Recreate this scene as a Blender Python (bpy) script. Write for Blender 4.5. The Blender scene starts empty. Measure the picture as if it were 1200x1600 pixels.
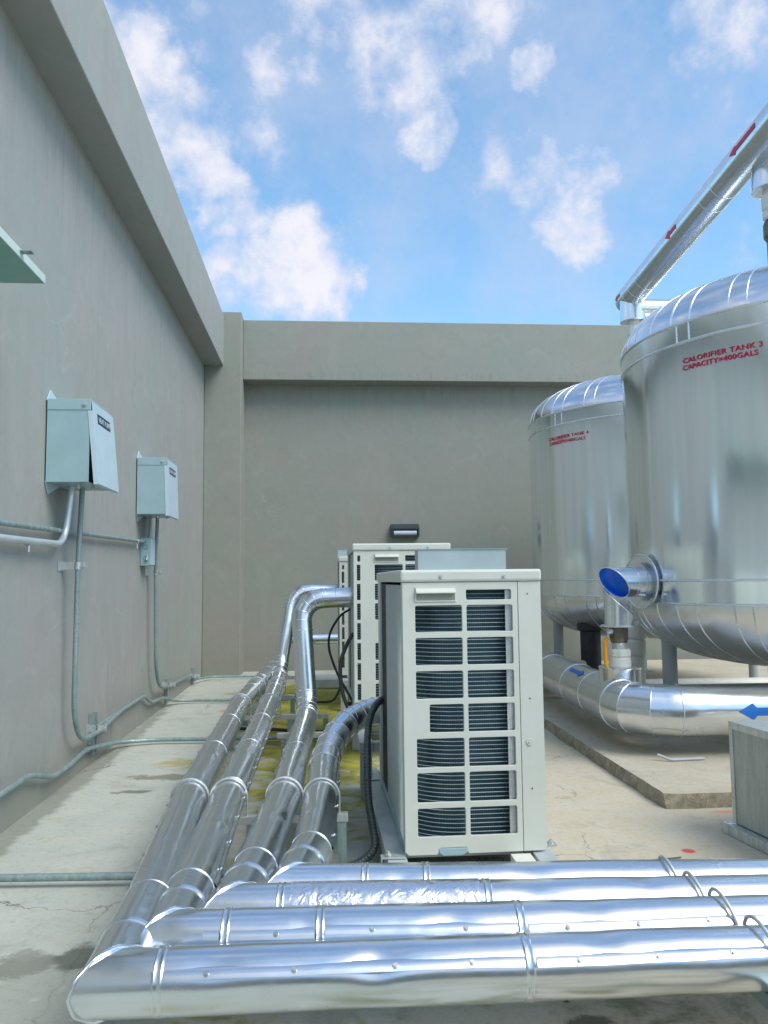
import bpy, bmesh, math, random
from mathutils import Vector as V, Matrix, noise as mnoise
random.seed(7)
R = math.radians
sc = bpy.context.scene
COL = sc.collection
# ---------------------------------------------------------------- camera
cd = bpy.data.cameras.new('camera'); cam = bpy.data.objects.new('camera', cd); COL.objects.link(cam)
sc.camera = cam
FPX = 1235.0
cd.sensor_fit = 'VERTICAL'; cd.sensor_height = 24.0; cd.lens = 24.0 * FPX / 1600.0
cd.clip_start = .05; cd.clip_end = 2000
CAMPOS = V((0, 0, 1.65))
cam.matrix_world = Matrix.Translation(CAMPOS) @ Matrix.Rotation(R(-4.3), 4, 'Z') @ Matrix.Rotation(R(90 + 4.9), 4, 'X') @ Matrix.Rotation(R(-.6), 4, 'Z')
def ray(px, py):            # world direction seen at a point of the 1200x1600 photograph
    d = cam.matrix_world.to_3x3() @ V(((px - 600) / FPX, (800 - py) / FPX, -1)); return d.normalized()
# ---------------------------------------------------------------- world
SUN_EL, SUN_AZ = R(50), R(132)      # azimuth clockwise from +Y
w = bpy.data.worlds.new('World'); sc.world = w; w.use_nodes = True
nt = w.node_tree; N = nt.nodes; LK = nt.links
for n in list(N): N.remove(n)
out = N.new('ShaderNodeOutputWorld'); bg = N.new('ShaderNodeBackground'); bg.inputs['Strength'].default_value = .13
LK.new(bg.outputs[0], out.inputs[0])
sky = N.new('ShaderNodeTexSky'); sky.sky_type = 'NISHITA'; sky.sun_disc = False
sky.sun_elevation = SUN_EL; sky.sun_rotation = SUN_AZ; sky.air_density = 1.0; sky.dust_density = .6; sky.ozone_density = 1.6
tcw = N.new('ShaderNodeTexCoord')
def wmath(op, a, b=None, c=None):
    n = N.new('ShaderNodeMath'); n.operation = op
    for i, v in enumerate((a, b, c)):
        if v is None: continue
        if isinstance(v, (int, float)): n.inputs[i].default_value = v
        else: LK.new(v, n.inputs[i])
    return n.outputs[0]
def wmap(v, a, b, c, d, kind='SMOOTHSTEP'):
    n = N.new('ShaderNodeMapRange'); n.interpolation_type = kind
    LK.new(v, n.inputs[0])
    for i, x in enumerate((a, b, c, d)): n.inputs[i + 1].default_value = x
    return n.outputs[0]
# warp the direction a little so the cloud outlines are ragged
nz = N.new('ShaderNodeTexNoise'); nz.inputs['Scale'].default_value = 5.5; nz.inputs['Detail'].default_value = 9; nz.inputs['Roughness'].default_value = .62
LK.new(tcw.outputs['Generated'], nz.inputs['Vector'])
nz2 = N.new('ShaderNodeTexNoise'); nz2.inputs['Scale'].default_value = 17; nz2.inputs['Detail'].default_value = 9; nz2.inputs['Roughness'].default_value = .6
LK.new(tcw.outputs['Generated'], nz2.inputs['Vector'])
wc = N.new('ShaderNodeTexNoise'); wc.inputs['Scale'].default_value = 4.5; wc.inputs['Detail'].default_value = 6; wc.inputs['Roughness'].default_value = .6
LK.new(tcw.outputs['Generated'], wc.inputs['Vector'])
wa_ = N.new('ShaderNodeVectorMath'); wa_.operation = 'MULTIPLY_ADD'; LK.new(wc.outputs['Color'], wa_.inputs[0]); wa_.inputs[1].default_value = (.22, .22, .22); 
wb_ = N.new('ShaderNodeVectorMath'); wb_.operation = 'SUBTRACT'; LK.new(tcw.outputs['Generated'], wb_.inputs[0]); wb_.inputs[1].default_value = (.11, .11, .11); LK.new(wb_.outputs[0], wa_.inputs[2])
wn_ = N.new('ShaderNodeVectorMath'); wn_.operation = 'NORMALIZE'; LK.new(wa_.outputs[0], wn_.inputs[0])
CLOUDS = [(460,400,88,1.05),(405,440,60,.8),(520,430,52,.8),(470,450,70,.75),(360,470,75,.55),(245,200,80,.85),(205,110,75,.8),
  (325,280,50,.9),(345,345,55,.85),(355,410,50,.7),(395,200,55,.5),(420,110,35,.42),(250,40,90,.48),(390,270,50,.35),(640,60,95,.62),(625,125,42,.5),(540,10,60,.45),
  (812,140,34,.62),(668,215,42,.68),(720,250,55,.42),(800,285,55,.5),(870,290,50,.5),(925,265,50,.42),(885,350,58,.72),(1050,25,60,.58),(1100,80,60,.5),(1080,150,50,.3),(730,40,30,.35),
  (990,160,30,.3),(1280,300,150,.5),(-80,150,260,.55),(600,-260,240,.55),(1100,-300,200,.45),(100,-500,300,.5)]
dens = None
for (cx, cy, cr, st) in CLOUDS:
    d = ray(cx, cy); ang = cr / FPX
    vm = N.new('ShaderNodeVectorMath'); vm.operation = 'DOT_PRODUCT'; LK.new(wn_.outputs[0], vm.inputs[0]); vm.inputs[1].default_value = d
    m = wmap(vm.outputs['Value'], math.cos(ang * 1.55), 1.0, 0, st * 1.0)
    dens = m if dens is None else wmath('MAXIMUM', dens, m)
# generic broken cloud for the rest of the sky (what the metal mirrors)
nz3 = N.new('ShaderNodeTexNoise'); nz3.inputs['Scale'].default_value = 2.6; nz3.inputs['Detail'].default_value = 8; nz3.inputs['Roughness'].default_value = .6
LK.new(tcw.outputs['Generated'], nz3.inputs['Vector'])
fwd = N.new('ShaderNodeVectorMath'); fwd.operation = 'DOT_PRODUCT'; LK.new(tcw.outputs['Generated'], fwd.inputs[0]); fwd.inputs[1].default_value = ray(620, 250)
elsewhere = wmap(fwd.outputs['Value'], .62, .86, 1, 0)
gen = wmath('MULTIPLY', wmap(nz3.outputs['Fac'], .40, .60, 0, .85), elsewhere)
dens = wmath('MAXIMUM', dens, gen)
n1 = wmath('SUBTRACT', nz.outputs['Fac'], .5); n2 = wmath('SUBTRACT', nz2.outputs['Fac'], .5)
dsum = wmath('ADD', wmath('ADD', dens, wmath('MULTIPLY', n1, 1.7)), wmath('MULTIPLY', n2, 1.35))
cover = wmap(dsum, .08, .98, .03, .94)
thick = wmap(dsum, .35, 1.1, 0, 1)
veil = wmap(nz.outputs['Fac'], .34, .68, .08, .50)
cover = wmath('MAXIMUM', cover, veil)
tint = N.new('ShaderNodeMix'); tint.data_type = 'RGBA'; tint.blend_type = 'MULTIPLY'; tint.inputs[0].default_value = 1
LK.new(sky.outputs[0], tint.inputs[6]); tint.inputs[7].default_value = (.98, 1.38, 1.42, 1)
cc = N.new('ShaderNodeMix'); cc.data_type = 'RGBA'; LK.new(thick, cc.inputs[0]); cc.inputs[6].default_value = (3.2, 3.6, 4.6, 1); cc.inputs[7].default_value = (5.0, 4.9, 5.2, 1)
mx = N.new('ShaderNodeMix'); mx.data_type = 'RGBA'; LK.new(cover, mx.inputs[0]); LK.new(tint.outputs[2], mx.inputs[6]); LK.new(cc.outputs[2], mx.inputs[7])
LK.new(mx.outputs[2], bg.inputs['Color'])
# ---------------------------------------------------------------- sun (behind thin cloud: soft)
sl = bpy.data.lights.new('sun', 'SUN'); sl.energy = 2.0; sl.angle = R(36); sl.color = (1, .95, .86)
so = bpy.data.objects.new('sun', sl); COL.objects.link(so)
sd = V((math.sin(SUN_AZ) * math.cos(SUN_EL), math.cos(SUN_AZ) * math.cos(SUN_EL), math.sin(SUN_EL)))
so.rotation_euler = sd.to_track_quat('Z', 'Y').to_euler(); so.location = sd * 50
sc.view_settings.view_transform = 'Standard'; sc.view_settings.look = 'None'; sc.view_settings.gamma = 1
sc.view_settings.exposure = 0.55; sc.view_settings.use_curve_mapping = False
sc.render.engine = 'CYCLES'; sc.cycles.max_bounces = 8; sc.cycles.glossy_bounces = 6
# ================================================================ materials
class Mat:
    def __init__(s, name):
        s.m = bpy.data.materials.new(name); s.m.use_nodes = True; s.nt = s.m.node_tree; s.N = s.nt.nodes; s.L = s.nt.links
        s.b = s.N['Principled BSDF']; s.tc = s.N.new('ShaderNodeTexCoord')
    def vec(s, scale=(1, 1, 1), src='Object', rot=(0, 0, 0)):
        if src == 'World': g = s.N.new('ShaderNodeNewGeometry').outputs['Position']
        else: g = s.tc.outputs[src]
        mp = s.N.new('ShaderNodeMapping'); mp.inputs['Scale'].default_value = scale; mp.inputs['Rotation'].default_value = rot
        s.L.new(g, mp.inputs[0]); return mp.outputs[0]
    def noise(s, v, scale, detail=4, rough=.55, dist=0):
        n = s.N.new('ShaderNodeTexNoise'); n.inputs['Scale'].default_value = scale; n.inputs['Detail'].default_value = detail
        n.inputs['Roughness'].default_value = rough; n.inputs['Distortion'].default_value = dist; s.L.new(v, n.inputs['Vector']); return n.outputs['Fac']
    def map(s, v, a, b, c=0, d=1, kind='LINEAR'):
        n = s.N.new('ShaderNodeMapRange'); n.interpolation_type = kind; s.L.new(v, n.inputs[0])
        for i, x in enumerate((a, b, c, d)): n.inputs[i + 1].default_value = x
        return n.outputs[0]
    def math(s, op, a, b=None):
        n = s.N.new('ShaderNodeMath'); n.operation = op
        for i, v in enumerate((a, b)):
            if v is None: continue
            if isinstance(v, (int, float)): n.inputs[i].default_value = v
            else: s.L.new(v, n.inputs[i])
        return n.outputs[0]
    def mix(s, f, a, b, mode='MIX'):
        n = s.N.new('ShaderNodeMix'); n.data_type = 'RGBA'; n.blend_type = mode
        for i, v in ((0, f), (6, a), (7, b)):
            if isinstance(v, (int, float)): n.inputs[i].default_value = v
            elif isinstance(v, tuple): n.inputs[i].default_value = (*v[:3], 1)
            else: s.L.new(v, n.inputs[i])
        return n.outputs[2]
    def put(s, key, v):
        i = s.b.inputs[key]
        if isinstance(v, (int, float)): i.default_value = v
        elif isinstance(v, tuple): i.default_value = (*v[:3], 1)
        else: s.L.new(v, i)
    def bump(s, h, strength=.2, dist=.01, prev=None):
        n = s.N.new('ShaderNodeBump'); n.inputs['Strength'].default_value = strength; n.inputs['Distance'].default_value = dist
        s.L.new(h, n.inputs['Height'])
        if prev is not None: s.L.new(prev, n.inputs['Normal'])
        s.L.new(n.outputs[0], s.b.inputs['Normal']); return n.outputs[0]
    def xyz(s, src='World'):
        g = s.N.new('ShaderNodeSeparateXYZ'); s.L.new(s.vec(src=src), g.inputs[0]); return g.outputs

def paint(name, col, rough=.5, metal=0, var=.12, scale=6, bump=.03, spec=None):
    m = Mat(name); v = m.vec(src='World')
    n = m.noise(v, scale, 6, .6)
    m.put('Base Color', m.mix(m.map(n, .3, .7), tuple(c * (1 - var) for c in col), tuple(min(1, c * (1 + var)) for c in col)))
    m.put('Roughness', m.map(m.noise(v, scale * 2.3, 5), .3, .7, rough * .85, min(1, rough * 1.15))); m.put('Metallic', metal)
    if bump: m.bump(m.noise(v, 60, 4), bump, .004)
    return m.m

def cladding(name, base=(.77, .81, .85), r0=.17, r1=.27, dents=.20):
    m = Mat(name); v = m.vec(src='World')
    sm = m.noise(v, 4, 2, .5, .6); fine = m.noise(m.vec((1, 1, 1), 'World'), 30, 1, .5)
    m.put('Metallic', 1.0)
    m.put('Base Color', m.mix(m.map(sm, .35, .72), base, tuple(c * .90 for c in base)))
    m.put('Roughness', m.math('ADD', m.map(sm, .3, .75, r0, r1), m.map(fine, .3, .8, 0, .04)))
    b1 = m.bump(m.noise(v, 3.0, 2, .5, .4), dents, .03)
    return m.m
M = {}
M['clad'] = cladding('aluminium_jacket')
M['clad_dark'] = cladding('aluminium_jacket_dull', (.66, .69, .72), .2, .36, .2)
M['bead'] = paint('bright_seam', (.78, .82, .86), .3, 1, .05, 9, 0)
M['film'] = cladding('clear_film_over_jacket', (.80, .82, .88), .16, .34, .30)
nt_ = M['film'].node_tree; nn_ = [x for x in nt_.nodes if x.type == 'BUMP'][0]; nn_.inputs['Distance'].default_value = .02
for x in nt_.nodes:
    if x.type == 'TEX_NOISE' and abs(x.inputs['Scale'].default_value - 3.0) < .01: x.inputs['Scale'].default_value = 16; x.inputs['Detail'].default_value = 4; x.inputs['Distortion'].default_value = 2.5
# tank skin: satin sheet with faint vertical rain marks and scuffs
m = Mat('tank_sheet'); vv = m.vec((7, 7, .22), 'World'); v = m.vec(src='World')
st = m.noise(vv, 1.6, 2, .5); sc_ = m.noise(m.vec((1, 1, .4), 'World'), 2.0, 2, .5, .5)
m.put('Metallic', 1.0); m.put('Base Color', m.mix(m.map(st, .35, .7), (.87, .93, .96), (.77, .84, .88)))
m.put('Roughness', m.math('ADD', m.map(sc_, .3, .75, .12, .19), m.map(st, .4, .8, 0, .05)))
b1 = m.bump(m.noise(m.vec((1, 1, .35), 'World'), 1.2, 1, .5), .10, .05)
M['tank'] = m.m
M['overhead'] = cladding('dull_overhead_jacket', (.66, .70, .74), .20, .26, .0)
M['dome'] = cladding('satin_dome_sheet', (.86, .88, .88), .34, .42, .05)
# galvanised sheet
def galv(name, c0, c1, metal=.75):
    m = Mat(name); v = m.vec(src='World')
    vo = m.N.new('ShaderNodeTexVoronoi'); vo.inputs['Scale'].default_value = 45; m.L.new(v, vo.inputs['Vector'])
    sp = m.map(vo.outputs['Distance'], .05, .5); dirt = m.noise(m.vec((4, 4, .5), 'World'), 5, 6, .65)
    m.put('Metallic', metal); m.put('Base Color', m.mix(m.map(dirt, .3, .75), m.mix(sp, c0, c1), tuple(c * .80 for c in c0)))
    m.put('Roughness', m.map(dirt, .3, .7, .38, .6)); m.bump(m.noise(v, 40, 4), .06, .004); return m.m
M['bolt'] = paint('dull_screw', (.42, .45, .48), .35, 1, .1, 30, 0)
M['galv'] = galv('galvanised_steel', (.56, .6, .6), (.72, .75, .75))
M['conduit'] = galv('galvanised_conduit', (.22, .33, .33), (.36, .46, .46), .35)
M['conduit_bright'] = paint('bright_conduit', (.66, .72, .75), .35, .5, .08, 6, 0)
M['duct'] = galv('weathered_galvanised_duct', (.37, .42, .41), (.44, .49, .48), .45)
M['cream'] = paint('cream_enamel', (.60, .63, .57), .42, 0, .04, 3, .02)
M['grey_enamel'] = paint('pale_blue_grey_enamel', (.31, .45, .49), .4, 0, .06, 5, .03)
M['box_light'] = paint('pale_box_paint', (.48, .62, .70), .38, 0, .05, 6, .03)
M['grey_sheet'] = paint('blue_grey_sheet', (.40, .50, .53), .42, .15, .08, 5, .03)
M['coil'] = paint('coil_fins', (.035, .06, .075), .35, .3, .3, 12, .1)
M['wire'] = paint('guard_wire', (.62, .68, .66), .4, .2, .05, 10, 0)
M['black'] = paint('black_rubber', (.02, .025, .028), .5, 0, .2, 20, .1)
M['dark_gap'] = paint('rivet_and_shade_black', (.02, .025, .028), .7, 0, .1, 10, 0)  # near-black for the rivets and the painted shade in the side gap
M['leg'] = paint('grey_painted_leg', (.42, .46, .46), .5, 0, .08, 6, .04)
M['stand'] = paint('aluminium_grey_stand_paint', (.52, .57, .58), .42, .3, .1, 5, .04)
M['canopy'] = paint('green_grey_canopy_paint', (.22, .42, .37), .5, 0, .08, 4, .03)
M['canopy_lip'] = paint('pale_canopy_edge', (.55, .66, .62), .5, 0, .08, 4, .03)
M['pvc'] = paint('cream_plastic', (.72, .72, .66), .45, 0, .06, 12, .02)
M['brass'] = paint('dull_bronze', (.16, .15, .12), .45, .7, .2, 15, .06)
M['yellow'] = paint('orange_yellow_grip', (.85, .36, .02), .4, 0, .05, 9, 0)
M['blue'] = paint('blue_film', (.01, .16, .82), .3, 0, .15, 9, .2)
M['blue_paint'] = paint('blue_arrow_paint', (.01, .17, .62), .5, 0, .1, 20, 0)
M['red_paint'] = paint('red_arrow_paint', (.55, .02, .06), .5, 0, .15, 30, 0)
M['red_text'] = paint('red_stencil_paint', (.55, .01, .07), .55, 0, .2, 30, 0)
M['pink'] = paint('pink_marking_paint', (.62, .16, .24), .5, .3, .1, 20, 0)
M['navy'] = paint('navy_label', (.01, .04, .10), .35, 0, .1, 20, 0)
M['label_text'] = paint('label_lettering', (.55, .62, .66), .5, 0, .1, 20, 0)
M['lens'] = paint('frosted_lens', (.55, .63, .70), .25, 0, .04, 8, 0)
M['lamp_body'] = paint('dark_lamp_body', (.03, .045, .055), .4, 0, .1, 8, .02)
M['film_edge'] = paint('overspray', (.80, .25, .32), .5, .4, .1, 30, 0)

# pink overspray behind the stencilled words: soft ragged mask on the metal
def spray_mat(name, cen, rad, tilt):
    m = Mat(name); m.put('Metallic', 0); m.put('Roughness', .5); m.put('Base Color', (.85, .25, .33))
    g = m.N.new('ShaderNodeVectorMath'); g.operation = 'DISTANCE'; mp = m.N.new('ShaderNodeMapping'); mp.vector_type = 'POINT'
    m.L.new(m.tc.outputs['UV'], g.inputs[0]); g.inputs[1].default_value = (.5, .5, 0)
    n = m.noise(m.vec(src='World'), 14, 5, .6)
    d = m.math('ADD', m.math('MULTIPLY', g.outputs['Value'], 2.0), m.math('MULTIPLY', m.math('SUBTRACT', n, .5), .7))
    m.put('Alpha', m.map(d, .25, .95, rad, 0, 'SMOOTHSTEP')); return m.m
M['spray3'] = spray_mat('overspray_three', 0, .20, 0); M['spray4'] = spray_mat('overspray_four', 0, .42, 0)

# rendered wall paint
def wallmat(name, col, sk=.6):
    m = Mat(name); v = m.vec(src='World')
    streak = m.noise(m.vec((1.7, 1.7, .22), 'World'), 2.0, 9, .72, .9); blot = m.noise(v, .55, 6, .6); grit = m.noise(v, 9, 8, .7)
    c = m.mix(m.map(streak, .3, .72, .5 - sk / 2, .5 + sk / 2), tuple(x * 1.08 for x in col), tuple(x * y for x, y in zip(col, (.86, .87, .84))))
    c = m.mix(m.map(blot, .35, .65, 0, .8), c, tuple(x * y for x, y in zip(col, (.84, .98, .93))))
    drip = m.noise(m.vec((5, 5, .25), 'World'), 2.5, 7, .7, .4); c = m.mix(m.math('MULTIPLY', m.map(drip, .54, .72, 0, .6 * sk), m.map(m.noise(v, .7, 3), .42, .6)), c, tuple(x * .62 for x in col))
    top = m.math('MULTIPLY', m.math('MULTIPLY', m.map(m.xyz()[2], 4.2, 5.4, 0, 1), m.map(m.xyz()[2], 5.5, 5.51, 1, 0)), m.map(m.noise(m.vec((6, 6, .35), 'World'), 2, 7, .7, .3), .5, .68, 0, .45)); c = m.mix(top, c, (.16, .19, .14))
    c = m.mix(m.map(grit, .55, .8, 0, .25), c, tuple(x * .75 for x in col))
    z = m.xyz()[2]
    damp = m.math('MULTIPLY', m.map(m.math('ADD', z, m.math('MULTIPLY', m.noise(v, 1.6, 7, .7), 1.3)), .55, 1.35, 1, 0, 'SMOOTHSTEP'), .5)
    c = m.mix(damp, c, (.20, .22, .17))
    c = m.mix(m.map(m.noise(v, .9, 5, .6, .5), .5, .7, 0, .5), c, tuple(x * y for x, y in zip(col, (1.04, .93, .93))))
    # thin hairlines and old scratches
    vo = m.N.new('ShaderNodeTexVoronoi'); vo.feature = 'DISTANCE_TO_EDGE'; vo.inputs['Scale'].default_value = .42
    wv = m.N.new('ShaderNodeVectorMath'); wv.operation = 'ADD'; nn = m.N.new('ShaderNodeTexNoise'); nn.inputs['Scale'].default_value = 1.8; nn.inputs['Detail'].default_value = 7
    m.L.new(v, nn.inputs['Vector']); m.L.new(v, wv.inputs[0]); m.L.new(nn.outputs['Color'], wv.inputs[1]); m.L.new(wv.outputs[0], vo.inputs['Vector'])
    crack = m.math('MULTIPLY', m.map(vo.outputs['Distance'], 0, .005, 1, 0), m.map(m.noise(v, .8, 3), .5, .62, 0, .45))
    c = m.mix(crack, c, tuple(min(1, x * 1.3) for x in col))
    m.put('Base Color', c); m.put('Roughness', .82)
    mot = m.noise(v, 3.2, 8, .7, .8); c = m.mix(m.map(mot, .45, .75, 0, .45), c, tuple(x * y for x, y in zip(col, (.78, .80, .76)))); c = m.mix(m.map(m.noise(v, 1.9, 7, .65, 1.0), .55, .7, 0, .3), c, tuple(min(1, x * 1.22) for x in col)); m.put('Base Color', c)
    b = m.bump(m.noise(m.vec((1, 1, 1), 'World'), 75, 5, .7), .35, .004); m.bump(m.noise(v, 2.2, 5), .3, .02, b)
    return m.m
M['wall'] = wallmat('painted_render', (.36, .355, .345), .55); M['wall_back'] = wallmat('painted_render_back', (.30, .30, .275), .3)
# roof concrete
def concrete(name, slab=False):
    m = Mat(name); v = m.vec(src='World'); X, Y, Z = m.xyz()
    big = m.noise(v, .8, 8, .62, .4); mid = m.noise(v, 3.2, 8, .68, .5); fine = m.noise(v, 22, 6, .7)
    cool, warm = (.425, .46, .415), (.53, .455, .33)
    side = m.map(m.math('ADD', X, m.math('MULTIPLY', m.math('SUBTRACT', big, .5), 2.2)), .1, 1.1, 0, 1, 'SMOOTHSTEP')
    if slab: c = m.mix(m.map(big, .3, .7), (.53, .455, .335), (.43, .375, .28))
    else: c = m.mix(side, cool, warm)
    c = m.mix(m.map(mid, .35, .68, 0, .6), c, (.54, .53, .46))
    c = m.mix(m.map(m.noise(v, 1.7, 9, .72, .8), .54, .70, 0, .65), c, (.27, .265, .21))
    c = m.mix(m.map(fine, .52, .78, 0, .5), c, (.24, .22, .17)); c = m.mix(m.map(m.noise(v, 60, 5, .7), .5, .8, 0, .5), c, (.62, .62, .56))
    c = m.mix(m.map(m.noise(v, 6, 9, .75, 1.2), .60, .70, 0, .45), c, (.20, .19, .15))
    if not slab:
        # moss and algae: the wet strip beside the pipes, and patches near the camera
        sx = m.map(m.math('ABSOLUTE', m.math('SUBTRACT', X, -.05)), .35, 1.0, 1, 0, 'SMOOTHSTEP')
        sy = m.math('MULTIPLY', m.map(Y, 4.4, 8.5, 0, 1, 'SMOOTHSTEP'), m.map(Y, 12.5, 14.0, 1, 0, 'SMOOTHSTEP'))
        strip = m.math('MULTIPLY', sx, m.math('ADD', m.math('MULTIPLY', sy, .85), .18))
        mn = m.noise(m.vec((1, 1.6, 1), 'World'), 2.6, 8, .68, .6)
        moss = m.map(m.math('ADD', strip, m.math('MULTIPLY', m.math('SUBTRACT', mn, .5), 3.0)), .28, .78, 0, .95, 'SMOOTHSTEP')
        c = m.mix(moss, c, m.mix(m.map(mid, .35, .65), (.46, .44, .03), (.19, .19, .04)))
        near = m.math('MULTIPLY', m.map(Y, 2.95, 3.6, 1, 0, 'SMOOTHSTEP'), m.map(X, -.4, .3, 0, 1, 'SMOOTHSTEP'))
        mn2 = m.math('MULTIPLY', near, m.map(m.noise(v, 3.4, 8, .66, .5), .48, .62, 0, .85))
        c = m.mix(mn2, c, (.10, .125, .035))
        # grey damp blotch left of the corner, brown puddle marks by the wall
        def blob(cx, cy, rx, ry, col, st, k=1.2):
            global_c = None
            dx = m.math('DIVIDE', m.math('SUBTRACT', X, cx), rx); dy = m.math('DIVIDE', m.math('SUBTRACT', Y, cy), ry)
            d = m.math('SQRT', m.math('ADD', m.math('MULTIPLY', dx, dx), m.math('MULTIPLY', dy, dy)))
            d = m.math('ADD', d, m.math('MULTIPLY', m.math('SUBTRACT', m.noise(v, 4.5, 9, .72, .4), .5), 2.6 * k))
            return m.map(d, .55, 1.0, st, 0, 'SMOOTHSTEP'), col
        for args in ((-1.25, 3.40, .55, .38, (.24, .245, .21), .4, 1.6), (-1.10, 3.76, .10, .16, (.09, .10, .08), .8, .8), (-1.32, 3.72, .14, .16, (.15, .155, .13), .6),
                     (-1.25, 7.5, .35, .22, (.36, .32, .12), .75), (-1.4, 7.0, .32, .12, (.14, .14, .09), .7), (-1.5, 6.55, .18, .08, (.08, .085, .07), .7),
                     (-1.25, 10.4, .18, .12, (.55, .24, .08), .7), (2.8, 5.52, .13, .05, (.62, .30, .08), .7), (1.55, 2.85, .3, .12, (.10, .12, .03), .8), (2.18, 4.78, .05, .05, (.6, .05, .05), .9, .15),
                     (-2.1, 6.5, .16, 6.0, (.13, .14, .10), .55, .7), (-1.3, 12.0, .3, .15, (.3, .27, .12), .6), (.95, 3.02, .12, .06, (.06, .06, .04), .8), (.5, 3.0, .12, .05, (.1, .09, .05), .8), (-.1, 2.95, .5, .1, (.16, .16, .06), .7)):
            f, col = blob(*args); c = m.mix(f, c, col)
    sv = m.N.new('ShaderNodeTexVoronoi'); sv.inputs['Scale'].default_value = 17; m.L.new(v, sv.inputs['Vector'])
    c = m.mix(m.math('MULTIPLY', m.map(sv.outputs['Distance'], .05, .12, .85, 0), m.map(m.noise(v, 1.3, 6, .7), .5, .62)), c, (.10, .09, .07))
    vo = m.N.new('ShaderNodeTexVoronoi'); vo.feature = 'DISTANCE_TO_EDGE'; vo.inputs['Scale'].default_value = .34
    wv = m.N.new('ShaderNodeVectorMath'); wv.operation = 'ADD'; nn = m.N.new('ShaderNodeTexNoise'); nn.inputs['Scale'].default_value = 1.4; nn.inputs['Detail'].default_value = 8; nn.inputs['Roughness'].default_value = .6
    m.L.new(v, nn.inputs['Vector']); m.L.new(v, wv.inputs[0]); m.L.new(nn.outputs['Color'], wv.inputs[1]); m.L.new(wv.outputs[0], vo.inputs['Vector'])
    crack = m.math('MULTIPLY', m.map(vo.outputs['Distance'], .0008, .0032, 1, 0), m.map(m.noise(v, .9, 2), .47, .58, .0, .75))
    c = m.mix(crack, c, (.06, .055, .045))
    m.put('Base Color', c); m.put('Roughness', m.map(mid, .3, .7, .72, .92))
    h = m.math('SUBTRACT', m.noise(v, 14, 8, .7), m.math('MULTIPLY', crack, .6))
    b = m.bump(h, .35, .008); m.bump(mid, .35, .02, b)
    return m.m
M['floor'] = concrete('roof_screed'); M['slab'] = concrete('plinth_concrete', True)
m = Mat('broken_edge'); v = m.vec(src='World'); n = m.noise(v, 9, 9, .75, .6)
m.put('Base Color', m.mix(m.map(n, .35, .65), (.24, .20, .14), (.50, .45, .34))); m.put('Roughness', .95); m.bump(n, 1, .03); M['edge'] = m.m

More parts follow.
